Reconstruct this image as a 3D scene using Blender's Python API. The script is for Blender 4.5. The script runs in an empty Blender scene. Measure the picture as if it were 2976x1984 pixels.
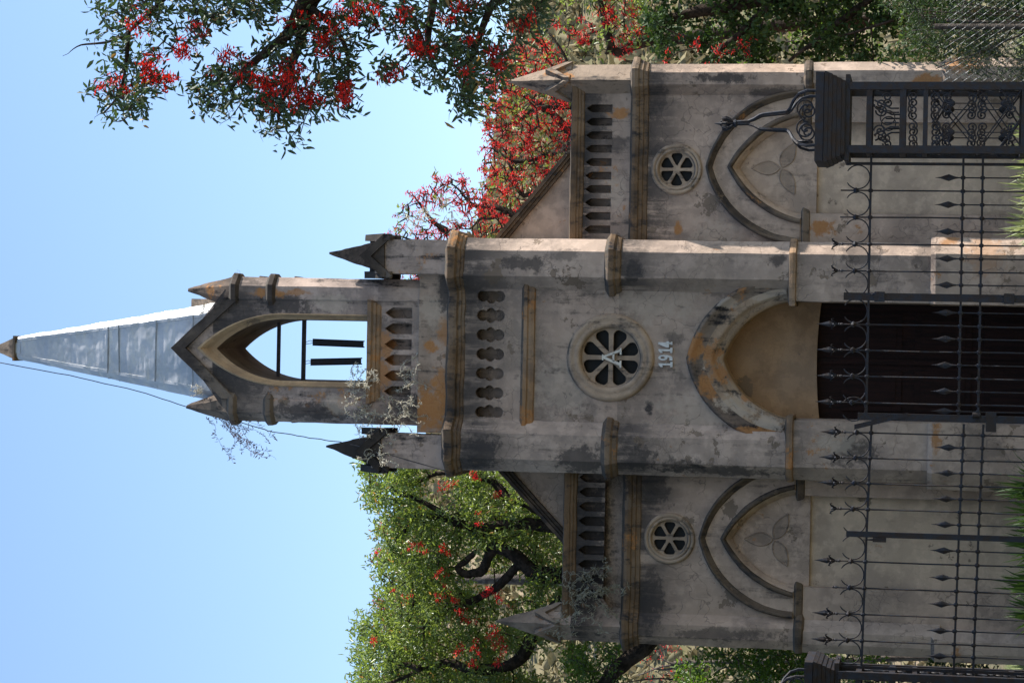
import bpy, bmesh, math, random
import numpy as np
from mathutils import Vector, Matrix, noise
from mathutils.geometry import tessellate_polygon
R = math.radians
S = bpy.context.scene
COL = S.collection

# ------------------------------------------------------------------ camera
FPX = 7000.0; PITCH = R(9.8); ROLL = R(1.12)
CAM = np.array([0.0, -28.0, 1.6])
FW = np.array([0, math.cos(PITCH), math.sin(PITCH)])
_rt = np.array([1.0, 0, 0]); _up = np.cross(_rt, FW)
RT = _rt*math.cos(ROLL)+_up*math.sin(ROLL); UP = -_rt*math.sin(ROLL)+_up*math.cos(ROLL)
cam_d = bpy.data.cameras.new('camera'); cam = bpy.data.objects.new('camera', cam_d); COL.objects.link(cam)
M = Matrix(((-UP[0], RT[0], -FW[0], CAM[0]), (-UP[1], RT[1], -FW[1], CAM[1]), (-UP[2], RT[2], -FW[2], CAM[2]), (0, 0, 0, 1)))
cam.matrix_world = M
cam_d.sensor_fit = 'HORIZONTAL'; cam_d.sensor_width = 36; cam_d.lens = FPX/2976*36
cam_d.clip_start = 0.1; cam_d.clip_end = 3000
S.camera = cam
S.render.resolution_x = 1024; S.render.resolution_y = 682

# ------------------------------------------------------------------ light
SUN_EL = R(43); SUN_AZ = R(6.5)      # azimuth from +x towards +y
w = bpy.data.worlds.new('World'); S.world = w; w.use_nodes = True
nt = w.node_tree; bg = nt.nodes['Background']
sky = nt.nodes.new('ShaderNodeTexSky'); sky.sky_type = 'NISHITA'; sky.sun_disc = False
sky.sun_elevation = SUN_EL; sky.sun_rotation = R(90)-SUN_AZ
sky.air_density = 1.0; sky.dust_density = .35; sky.ozone_density = 1.7
nt.links.new(sky.outputs[0], bg.inputs[0]); bg.inputs[1].default_value = 0.13
sd = bpy.data.lights.new('sun', 'SUN'); sd.energy = 5.0; sd.angle = R(0.5); sd.color = (1, .95, .87)
sun = bpy.data.objects.new('sun', sd); COL.objects.link(sun)
sdir = Vector((math.cos(SUN_AZ)*math.cos(SUN_EL), math.sin(SUN_AZ)*math.cos(SUN_EL), math.sin(SUN_EL)))
sun.rotation_euler = sdir.to_track_quat('Z', 'Y').to_euler(); sun.location = (30, 0, 40)
S.view_settings.view_transform = 'Standard'; S.view_settings.look = 'None'
S.view_settings.exposure = 1.0; S.view_settings.gamma = 1
S.render.engine = 'CYCLES'
try:
    S.cycles.max_bounces = 6; S.cycles.transparent_max_bounces = 4
except Exception: pass

rnd = random.Random(7); rng = np.random.default_rng(7)

def P(fx, fy, y):
    """point of the world at depth y seen in the photograph at (fx, fy)"""
    X = (1984-fy)-992; Y = -(fx-1488)
    d = FW*FPX+RT*X+UP*Y
    return CAM+d*((y-CAM[1])/d[1])

# ------------------------------------------------------------------ materials
def newmat(name):
    m = bpy.data.materials.new(name); m.use_nodes = True
    return m, m.node_tree, m.node_tree.nodes, m.node_tree.nodes['Principled BSDF']
def nd(t, kind, **kw):
    n = t.nodes.new('ShaderNode'+kind)
    for k, v in kw.items():
        if k.startswith('i_'):
            key = k[2:]; n.inputs[int(key) if key.isdigit() else key.replace('_', ' ')].default_value = v
        else: setattr(n, k, v)
    return n
def mixc(t, fac, a, b, blend='MIX'):
    n = t.nodes.new('ShaderNodeMix'); n.data_type = 'RGBA'; n.blend_type = blend
    for i, v in ((0, fac), (6, a), (7, b)):
        if hasattr(v, 'links') or hasattr(v, 'is_linked'): t.links.new(v, n.inputs[i])
        elif i == 0: n.inputs[0].default_value = v
        else: n.inputs[i].default_value = (*v, 1) if len(v) == 3 else v
    return n.outputs[2]
def math_(t, op, a, b=None, c=None, clamp=False):
    n = t.nodes.new('ShaderNodeMath'); n.operation = op; n.use_clamp = clamp
    for i, v in enumerate((a, b, c)):
        if v is None: continue
        if hasattr(v, 'is_linked'): t.links.new(v, n.inputs[i])
        else: n.inputs[i].default_value = v
    return n.outputs[0]
def maprange(t, v, a, b, c=0.0, d=1.0):
    n = t.nodes.new('ShaderNodeMapRange'); n.interpolation_type = 'SMOOTHSTEP'
    t.links.new(v, n.inputs[0]); n.inputs[1].default_value = a; n.inputs[2].default_value = b
    n.inputs[3].default_value = c; n.inputs[4].default_value = d
    return n.outputs[0]
def noi(t, vec, scale, detail=4, rough=.55, sc=None, off=0):
    if sc or off:
        mp = t.nodes.new('ShaderNodeMapping'); mp.inputs['Scale'].default_value = sc or (1, 1, 1)
        mp.inputs['Location'].default_value = (off, off*1.7, off*.6)
        t.links.new(vec, mp.inputs[0]); vec = mp.outputs[0]
    n = t.nodes.new('ShaderNodeTexNoise'); n.inputs['Scale'].default_value = scale
    n.inputs['Detail'].default_value = detail; n.inputs['Roughness'].default_value = rough
    t.links.new(vec, n.inputs['Vector']); return n.outputs[0]

def stucco(name, c1=(.30, .262, .235), c2=(.215, .19, .175), soot=.45, orange=.18, cracks=1.0, bands=(), rough=.95, bev=.012, sootcol=(.034, .032, .033), topcol=(.075, .066, .055), spots=(), flake=.5):
    """weathered lime render: blotches, soot runs, lichen, crazing"""
    c1 = tuple(min(.62, x*k) for x, k in zip(c1, (1.36, 1.20, 1.09))); c2 = tuple(min(.6, x*k) for x, k in zip(c2, (1.28, 1.13, 1.04)))
    m, t, N, b = newmat(name)
    oc = nd(t, 'TexCoord').outputs['Object']
    big = noi(t, oc, 1.3, 5, .6); mid = noi(t, oc, 5.5, 6, .65, off=3.1); fine = noi(t, oc, 38, 5, .6)
    blot = mixc(t, maprange(t, big, .40, .60), c1, c2)
    patch = maprange(t, mid, .44, .60)
    blot = mixc(t, math_(t, 'MULTIPLY', patch, .42), blot, tuple(min(1, x*1.42) for x in c1))
    # trowel patches
    vo = nd(t, 'TexVoronoi'); vo.inputs['Scale'].default_value = 4.2; vo.feature = 'F1'
    wv = nd(t, 'VectorMath', operation='ADD'); nv = t.nodes.new('ShaderNodeTexNoise'); nv.inputs['Scale'].default_value = 3; nv.inputs['Detail'].default_value = 3
    t.links.new(oc, nv.inputs['Vector'])
    sc = nd(t, 'VectorMath', operation='SCALE'); sc.inputs['Scale'].default_value = .55; t.links.new(nv.outputs['Color'], sc.inputs[0])
    t.links.new(oc, wv.inputs[0]); t.links.new(sc.outputs[0], wv.inputs[1]); t.links.new(wv.outputs[0], vo.inputs['Vector'])
    sep = nd(t, 'SeparateColor'); t.links.new(vo.outputs['Color'], sep.inputs[0])
    blot = mixc(t, math_(t, 'MULTIPLY', maprange(t, sep.outputs[0], .45, .9), .28), blot, tuple(x*.62 for x in c1))
    blot = mixc(t, math_(t, 'MULTIPLY', fine, .30), blot, tuple(x*.75 for x in c2))
    # warm/cool wash
    blot = mixc(t, math_(t, 'MULTIPLY', maprange(t, noi(t, oc, .8, 3, .5, off=9), .48, .68), .35), blot, (.33, .255, .19))
    # soot: vertical runs, broken up
    run = noi(t, oc, 3.2, 6, .68, sc=(2.6, 2.6, .26), off=5)
    brk = noi(t, oc, 9, 6, .7, off=1.3)
    so = math_(t, 'ADD', math_(t, 'MULTIPLY', run, .65), math_(t, 'MULTIPLY', brk, .35))
    sm = maprange(t, so, .56-.07*soot, .70-.07*soot)
    sm = math_(t, 'MULTIPLY', sm, min(1.0, soot*1.5))
    sx = nd(t, 'SeparateXYZ'); t.links.new(oc, sx.inputs[0]); z = sx.outputs[2]
    for (z0, z1, amt) in bands:     # grime washed down from the ledges: from z1 (full) to z0 (none)
        g = maprange(t, z, z0, z1)
        g2 = math_(t, 'MULTIPLY', g, maprange(t, so, .34, .54))
        if z1 > z0: top = maprange(t, z, z1+.005, z1+.02, 1, 0)
        else: top = maprange(t, z, z1-.02, z1-.005, 0, 1)
        sm = math_(t, 'MAXIMUM', sm, math_(t, 'MULTIPLY', math_(t, 'MULTIPLY', g2, top), amt))
    col = mixc(t, sm, blot, sootcol)
    # top faces go dark with lichen
    ge = nd(t, 'NewGeometry'); sn = nd(t, 'SeparateXYZ'); t.links.new(ge.outputs['True Normal'], sn.inputs[0])
    upm = math_(t, 'MULTIPLY', maprange(t, sn.outputs[2], .3, .8), maprange(t, brk, .35, .55, .3, .85))
    col = mixc(t, upm, col, topcol)
    # orange lichen and rust bleeding
    om = math_(t, 'ADD', math_(t, 'MULTIPLY', noi(t, oc, 1.7, 3, .5, off=21), .6), math_(t, 'MULTIPLY', noi(t, oc, 11, 6, .75, off=2), .4))
    omask = math_(t, 'MULTIPLY', maprange(t, om, .655-.16*orange, .70-.14*orange), .85)
    oc2 = mixc(t, fine, (.30, .11, .035), (.40, .22, .09))
    col = mixc(t, omask, col, oc2)
    # render fallen off in sharp edged flakes
    fk = math_(t, 'ADD', math_(t, 'MULTIPLY', noi(t, oc, 2.6, 2, .5, off=33), .72), math_(t, 'MULTIPLY', noi(t, oc, 17, 5, .7, off=7), .28))
    fkm = maprange(t, fk, .655-.05*flake, .662-.05*flake)
    col = mixc(t, math_(t, 'MULTIPLY', fkm, .8), col, (.17, .125, .09))
    # stains of known place: soot (k), lichen and rust (o), bare lime (w)
    xs_ = sx.outputs[0]
    for (px_, pz_, rx, rz, amt, kind) in spots:
        dx = math_(t, 'MULTIPLY', math_(t, 'SUBTRACT', xs_, px_), 1/rx); dz = math_(t, 'MULTIPLY', math_(t, 'SUBTRACT', z, pz_), 1/rz)
        d = math_(t, 'SQRT', math_(t, 'ADD', math_(t, 'MULTIPLY', dx, dx), math_(t, 'MULTIPLY', dz, dz)))
        d = math_(t, 'ADD', d, math_(t, 'MULTIPLY', math_(t, 'SUBTRACT', brk, .5), 3.4))
        f_ = math_(t, 'MULTIPLY', maprange(t, d, .55, 1.15, 1, 0), amt)
        col = mixc(t, f_, col, sootcol if kind == 'k' else ((.44, .365, .29) if kind == 'w' else oc2))
    # crazing
    vd = nd(t, 'TexVoronoi'); vd.feature = 'DISTANCE_TO_EDGE'; vd.inputs['Scale'].default_value = 3.6
    t.links.new(wv.outputs[0], vd.inputs['Vector'])
    cr = maprange(t, vd.outputs['Distance'], .004, .020, 1, 0)
    vd2 = nd(t, 'TexVoronoi'); vd2.feature = 'DISTANCE_TO_EDGE'; vd2.inputs['Scale'].default_value = 9
    t.links.new(wv.outputs[0], vd2.inputs['Vector'])
    cr2 = math_(t, 'MULTIPLY', maprange(t, vd2.outputs['Distance'], .006, .03, 1, 0), maprange(t, big, .56, .62))
    cm = math_(t, 'MULTIPLY', math_(t, 'MAXIMUM', math_(t, 'MULTIPLY', cr, maprange(t, noi(t, oc, 2.2, 2, off=13), .46, .54)), cr2), .40*cracks)
    col = mixc(t, cm, col, (.05, .043, .04))
    t.links.new(col, b.inputs['Base Color']); b.inputs['Roughness'].default_value = rough
    b.inputs['Specular IOR Level'].default_value = .2
    hgt = math_(t, 'ADD', math_(t, 'MULTIPLY', mid, .5), math_(t, 'MULTIPLY', fine, .22))
    hgt = math_(t, 'SUBTRACT', hgt, math_(t, 'MULTIPLY', cm, .5)); hgt = math_(t, 'SUBTRACT', hgt, math_(t, 'MULTIPLY', fkm, .35))
    hgt = math_(t, 'ADD', hgt, math_(t, 'MULTIPLY', sep.outputs[0], .07))
    bu = nd(t, 'Bump'); bu.inputs['Strength'].default_value = .55; bu.inputs['Distance'].default_value = .025
    t.links.new(hgt, bu.inputs['Height'])
    if bev:
        be = nd(t, 'Bevel'); be.samples = 3; be.inputs['Radius'].default_value = bev; t.links.new(be.outputs[0], bu.inputs['Normal'])
    t.links.new(bu.outputs[0], b.inputs['Normal'])
    return m

def sp(lst, y=0):
    out = []
    for (fx, fy, rfx, rfy, a, k) in lst:
        p = P(fx, fy, y); out.append((p[0], p[2], rfy/248, rfx/248, a, k))
    return out
def simple(name, c1, c2=None, scale=8, rough=.6, metal=0, bump=.2, spec=.4, dist=.01, detail=5, sc=None):
    m, t, N, b = newmat(name)
    oc = nd(t, 'TexCoord').outputs['Object']; n1 = noi(t, oc, scale, detail, .6, sc=sc)
    c = mixc(t, maprange(t, n1, .38, .62), c1, c2 or tuple(x*.6 for x in c1))
    t.links.new(c, b.inputs['Base Color']); b.inputs['Roughness'].default_value = rough
    b.inputs['Metallic'].default_value = metal; b.inputs['Specular IOR Level'].default_value = spec
    if bump:
        bu = nd(t, 'Bump'); bu.inputs['Strength'].default_value = bump; bu.inputs['Distance'].default_value = dist
        t.links.new(noi(t, oc, scale*4, 4), bu.inputs['Height']); t.links.new(bu.outputs[0], b.inputs['Normal'])
    return m

def leafmat(name, c1, c2, trans=.35, tcol=None, rough=.45, spec=.5, dead=0):
    m, t, N, b = newmat(name)
    ge = nd(t, 'NewGeometry'); rp = ge.outputs['Random Per Island']
    oc = nd(t, 'TexCoord').outputs['Object']
    v = math_(t, 'ADD', math_(t, 'MULTIPLY', rp, .55), math_(t, 'MULTIPLY', maprange(t, noi(t, oc, 1.6, 3), .35, .65), .45))
    c = mixc(t, v, c1, c2)
    if dead: c = mixc(t, maprange(t, rp, 1-dead, 1-dead+.01), c, (.30, .20, .07))
    t.links.new(c, b.inputs['Base Color']); b.inputs['Roughness'].default_value = rough; b.inputs['Specular IOR Level'].default_value = spec
    tr = nd(t, 'BsdfTranslucent'); hs = nd(t, 'HueSaturation'); hs.inputs['Value'].default_value = 1.9; hs.inputs['Saturation'].default_value = 1.15; hs.inputs['Hue'].default_value = .485
    if tcol: tr.inputs[0].default_value = (*tcol, 1)
    else: t.links.new(c, hs.inputs['Color']); t.links.new(hs.outputs[0], tr.inputs[0])
    ms = nd(t, 'MixShader'); ms.inputs[0].default_value = trans
    t.links.new(b.outputs[0], ms.inputs[1]); t.links.new(tr.outputs[0], ms.inputs[2])
    t.links.new(ms.outputs[0], N['Material Output'].inputs[0])
    return m

mt = {}
mt['tower'] = stucco('tower_render', c1=(.31, .262, .225), c2=(.205, .18, .16), soot=.46, orange=.16, bands=((6.3, 7.03, .85), (5.8, 6.17, .4), (4.6, 5.16, .4)), spots=sp([(1560, 824, 110, 16, .8, 'k'), (1380, 850, 40, 50, .7, 'k'), (1430, 1290, 70, 45, .7, 'k'), (1886, 1190, 14, 22, .9, 'k'), (1380, 1100, 40, 160, .35, 'k'), (1960, 985, 30, 20, .5, 'k'), (1640, 1120, 110, 90, .35, 'w'), (2050, 1200, 140, 60, .4, 'w'), (1900, 880, 130, 60, .35, 'w'), (2100, 830, 60, 40, .5, 'k')]))
mt['buttress'] = stucco('buttress_render', c1=(.33, .285, .25), c2=(.235, .207, .185), soot=.34, orange=.08, bands=((6.1, 7.03, .9), (4.35, 5.15, .85), (2.85, 3.11, .3)), spots=sp([(1400, 1310, 60, 60, .8, 'k'), (1700, 1330, 80, 45, .75, 'k'), (1860, 1330, 50, 45, .75, 'k'), (2090, 1365, 170, 16, .7, 'k'), (1980, 1350, 80, 24, .6, 'k'), (1530, 770, 70, 26, .75, 'k'), (1845, 790, 40, 30, .8, 'k'), (2260, 755, 30, 20, .7, 'k'), (1640, 745, 60, 20, .5, 'k')]))
mt['pier'] = stucco('pier_render', c1=(.34, .29, .25), c2=(.25, .215, .19), soot=.36, orange=.22, bands=((2.8, 3.11, .5),), spots=sp([(2720, 1270, 16, 45, .85, 'o'), (2760, 700, 30, 18, .8, 'o'), (2722, 655, 22, 24, .9, 'o'), (2500, 740, 70, 40, .6, 'k'), (2480, 1310, 60, 40, .7, 'k'), (2430, 1290, 60, 30, .5, 'w'), (2850, 1290, 80, 60, .35, 'k'), (2690, 740, 40, 60, .5, 'k'), (2860, 740, 60, 60, .4, 'o'), (2700, 230, 40, 20, .9, 'o'), (2800, 180, 60, 30, .8, 'o')]))
mt['wing'] = stucco('wing_render', c1=(.35, .288, .24), c2=(.25, .21, .18), soot=.26, orange=.14, bands=((4.2, 4.92, .85), ), spots=sp([(1905, 262, 40, 60, .7, 'k'), (1880, 1750, 60, 90, .75, 'k'), (1890, 1420, 60, 70, .7, 'k'), (1971, 668, 12, 22, .95, 'o'), (2385, 662, 38, 30, .95, 'o'), (2100, 230, 90, 18, .8, 'k'), (1900, 450, 60, 30, .5, 'k'), (2080, 700, 80, 60, .35, 'w'), (2250, 270, 60, 20, .6, 'k'), (2100, 1840, 160, 20, .6, 'k'), (2500, 1830, 120, 30, .5, 'k')], .3))
mt['parapet'] = stucco('parapet_render', c1=(.28, .238, .208), c2=(.18, .157, .14), soot=.55, orange=.3, bands=((5.25, 5.69, 1), ), spots=sp([(1705, 320, 50, 120, .7, 'k'), (1790, 420, 40, 30, .6, 'k'), (1800, 330, 30, 14, .9, 'o'), (1720, 1600, 60, 260, .75, 'k'), (1790, 560, 30, 60, .4, 'w'), (1650, 1500, 40, 100, .5, 'k')], .3))
mt['belfry'] = stucco('belfry_render', c1=(.31, .27, .25), c2=(.19, .17, .16), soot=.85, orange=.28, bands=((8.9, 10.1, .95), (7.75, 8.06, .4)), spots=sp([(830, 885, 90, 40, .8, 'k'), (700, 1000, 100, 200, .6, 'k'), (900, 1195, 150, 30, .75, 'k'), (780, 850, 60, 14, .85, 'o'), (860, 850, 60, 10, .7, 'o'), (1118, 1010, 24, 50, .8, 'o'), (1115, 1090, 30, 50, .8, 'o'), (980, 1175, 50, 30, .5, 'w'), (960, 880, 70, 30, .5, 'w'), (1180, 1180, 60, 40, .7, 'k')]))
mt['ledge'] = stucco('ledge_stone', c1=(.13, .095, .062), c2=(.058, .048, .040), soot=1.0, orange=.5, cracks=.6, bev=.006)
mt['sill'] = stucco('sill_stone', c1=(.22, .155, .095), c2=(.14, .11, .085), soot=.6, orange=.6, cracks=.6, bev=.006)
mt['hood'] = stucco('hood_mould_stone', c1=(.11, .09, .07), c2=(.045, .04, .037), soot=.95, orange=.42, cracks=.4, bev=.006)
mt['band'] = stucco('arch_band_render', c1=(.36, .30, .25), c2=(.27, .225, .19), soot=.45, orange=.1, cracks=.6)
mt['doorarch'] = stucco('door_arch_render', c1=(.28, .22, .155), c2=(.15, .125, .10), soot=.9, orange=.5, cracks=.8, spots=sp([(2060, 1030, 40, 40, .8, 'o'), (2090, 1090, 30, 30, .8, 'o'), (2150, 1180, 60, 40, .7, 'w'), (2230, 1230, 50, 30, .7, 'w'), (2220, 850, 70, 30, .6, 'w'), (2180, 1150, 30, 24, .8, 'o')]))
mt['doorhood'] = stucco('door_hood_render', c1=(.12, .10, .085), c2=(.055, .05, .047), soot=.95, orange=.5, cracks=.6, sootcol=(.018, .017, .018), spots=sp([(2015, 1010, 36, 45, .95, 'o'), (2075, 1120, 50, 40, .9, 'o'), (2200, 1255, 60, 24, .8, 'o'), (2225, 815, 30, 20, .9, 'o'), (2120, 1170, 40, 24, .8, 'w'), (2060, 1050, 24, 24, .8, 'w'), (2110, 880, 30, 24, .6, 'w')]))
mt['basestone'] = stucco('belfry_base_render', c1=(.27, .225, .19), c2=(.17, .145, .12), soot=.7, orange=.5, cracks=.8, spots=sp([(1255, 1185, 60, 80, .95, 'o'), (1250, 1005, 22, 20, .95, 'o'), (1285, 1110, 24, 70, .8, 'o'), (1290, 960, 20, 50, .7, 'o'), (1260, 900, 50, 50, .4, 'w'), (1292, 850, 24, 60, .8, 'k')]))
mt['blackstone'] = stucco('black_lichen_stone', c1=(.036, .033, .031), c2=(.02, .019, .019), soot=.55, orange=.2, sootcol=(.016, .015, .016), topcol=(.05, .045, .04), cracks=.3)
mt['capstone'] = stucco('grey_cap_stone', c1=(.21, .18, .15), c2=(.115, .10, .085), soot=.65, orange=.42, cracks=.3)
mt['gable'] = stucco('gable_coping_stone', c1=(.06, .054, .05), c2=(.034, .031, .031), soot=.8, orange=.25, cracks=.3, sootcol=(.02, .019, .02))
mt['tymp'] = stucco('tan_tympanum', c1=(.25, .175, .105), c2=(.19, .13, .078), soot=.25, orange=0, cracks=.25, bev=0)
mt['soffit'] = stucco('soffit_render', c1=(.36, .28, .18), c2=(.27, .21, .14), soot=.3, orange=.3, cracks=.4)
mt['panel'] = stucco('cream_panel', c1=(.42, .355, .28), c2=(.33, .28, .225), soot=.2, orange=0, cracks=.1, bev=0)
mt['rose'] = stucco('rose_stone', c1=(.29, .24, .185), c2=(.19, .16, .13), soot=.6, orange=.25, cracks=.5, bev=.008)
mt['numeral'] = simple('white_numeral_paint', (.62, .61, .58), (.5, .49, .46), 20, .8)
mt['letter'] = simple('pale_letter_paint', (.62, .58, .50), (.5, .46, .4), 20, .8)
mt['relief'] = stucco('relief_render', c1=(.26, .215, .175), c2=(.19, .16, .135), soot=.5, orange=.1, cracks=.3, bev=.004)
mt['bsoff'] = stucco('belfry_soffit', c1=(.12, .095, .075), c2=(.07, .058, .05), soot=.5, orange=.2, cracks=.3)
mt['void'] = simple('dark_interior_glass', (.012, .012, .014), (.006, .006, .007), 3, .5, spec=.2, bump=0)  # darkness of the interior put into the colour behind the tracery
mt['door'] = simple('dark_door_wood', (.024, .011, .009), (.014, .008, .007), 3, .75, spec=.12, sc=(9, 9, .6), bump=.3)
mt['iron'] = simple('painted_iron', (.017, .020, .029), (.022, .015, .013), 14, .6, 0, .35, .28)
mt['rust'] = simple('rusty_iron', (.04, .03, .035), (.02, .02, .025), 12, .6, .2, .3)
mt['roof'] = simple('roof_sheet', (.22, .2, .18), (.15, .13, .12), 4, .7)
mt['wire'] = simple('cable_copper', (.09, .07, .06), (.05, .045, .045), 9, .6)
mt['bark'] = simple('dark_bark', (.060, .045, .035), (.025, .02, .016), 14, .95, bump=.9, dist=.02, spec=.1)
mt['barkg'] = simple('grey_bark', (.12, .10, .085), (.06, .05, .045), 14, .95, bump=.8, dist=.02, spec=.1)
mt['galv'] = None
def galv():
    m, t, N, b = newmat('galvanised_sheet')
    oc = nd(t, 'TexCoord').outputs['Object']
    n1 = noi(t, oc, 2.5, 4, .6, sc=(1, 1, .5)); n2 = noi(t, oc, 14, 5, .6)
    c = mixc(t, maprange(t, n1, .35, .65), (.47, .475, .48), (.36, .375, .39))
    c = mixc(t, math_(t, 'MULTIPLY', maprange(t, n2, .5, .7), .3), c, (.25, .26, .28))
    t.links.new(c, b.inputs['Base Color']); b.inputs['Metallic'].default_value = .3
    t.links.new(maprange(t, n2, .3, .7, .38, .55), b.inputs['Roughness'])
    bu = nd(t, 'Bump'); bu.inputs['Strength'].default_value = .9; bu.inputs['Distance'].default_value = .07
    t.links.new(noi(t, oc, 3.2, 2, .4, sc=(1, 1, 1.5)), bu.inputs['Height']); t.links.new(bu.outputs[0], b.inputs['Normal'])
    return m
mt['galv'] = galv()
mt['seam'] = simple('sheet_seam', (.24, .25, .26), (.16, .165, .17), 9, .5, .4)
mt['leaf_lit'] = leafmat('leaf_fresh_green', (.08, .125, .026), (.19, .25, .07), .42, spec=.6, rough=.35, dead=.03)
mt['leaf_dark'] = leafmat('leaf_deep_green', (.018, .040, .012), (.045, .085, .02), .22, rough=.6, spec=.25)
mt['leaf_fg'] = leafmat('leaf_coral_tree', (.018, .036, .013), (.05, .085, .026), .24, dead=.03)
mt['leaf_bush'] = leafmat('leaf_bush', (.04, .085, .015), (.11, .19, .035), .4)
mt['leaf_con'] = leafmat('leaf_feathery', (.022, .042, .014), (.055, .085, .028), .25)
mt['scrub'] = leafmat('scrub_leaf', (.15, .14, .075), (.25, .21, .13), .15, rough=.9, spec=.1)
mt['strap'] = leafmat('strap_leaf', (.12, .16, .06), (.28, .31, .16), .4)
mt['dry'] = leafmat('dry_stem', (.48, .45, .37), (.36, .33, .26), .15, rough=.9, spec=.1)
mt['dryg'] = leafmat('grey_creeper', (.30, .29, .22), (.20, .19, .15), .15, rough=.8, spec=.2)
mt['purple'] = leafmat('dry_purple_grass', (.22, .15, .16), (.16, .13, .14), .15, rough=.9, spec=.1)
mt['flower'] = leafmat('coral_flower', (.50, .014, .016), (.66, .04, .035), .35, tcol=(.75, .03, .03), rough=.5, spec=.3)
mt['flowerd'] = leafmat('coral_flower_deep', (.42, .010, .008), (.60, .02, .015), .4, tcol=(.75, .02, .012), rough=.5, spec=.3)
def groundmat(name, ca, cb, cc, s=.5):
    m, t, N, b = newmat(name)
    oc = nd(t, 'TexCoord').outputs['Object']
    c = mixc(t, maprange(t, noi(t, oc, s, 6, .65), .4, .6), ca, cb)
    c = mixc(t, maprange(t, noi(t, oc, s*7, 6, .7), .48, .62), c, cc)
    t.links.new(c, b.inputs['Base Color']); b.inputs['Roughness'].default_value = 1; b.inputs['Specular IOR Level'].default_value = .1
    bu = nd(t, 'Bump'); bu.inputs['Strength'].default_value = .8; bu.inputs['Distance'].default_value = .3
    t.links.new(noi(t, oc, s*12, 6, .7), bu.inputs['Height']); t.links.new(bu.outputs[0], b.inputs['Normal'])
    return m
mt['ground'] = groundmat('dry_grass_ground', (.20, .165, .10), (.12, .12, .06), (.25, .20, .14), .5)
mt['hill'] = groundmat('hill_ground', (.27, .21, .14), (.17, .15, .085), (.10, .11, .05), .05)

# ------------------------------------------------------------------ mesh helpers
def mesh_obj(name, verts, faces, m, parent=None, smooth=False, origin=None):
    me = bpy.data.meshes.new(name)
    me.from_pydata([tuple(v) for v in verts], [], faces); me.update()
    if smooth: me.polygons.foreach_set('use_smooth', [True]*len(me.polygons))
    if m: me.materials.append(m)
    return link(name, me, parent)
def link(name, me, parent=None):
    o = bpy.data.objects.new(name, me); COL.objects.link(o)
    if parent:
        o.parent = parent
        o.location = -wloc(parent)
    return o
def wloc(o):
    v = Vector(o.location)
    while o.parent: o = o.parent; v = v+Vector(o.location)
    return v
def thing(name, label, cat, loc=(0, 0, 0), group=None):
    o = bpy.data.objects.new(name, None); COL.objects.link(o); o.location = loc
    o['label'] = label; o['category'] = cat
    if group: o['group'] = group
    return o
def tag(o, label, cat, group=None):
    o['label'] = label; o['category'] = cat
    if group: o['group'] = group
    return o

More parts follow.
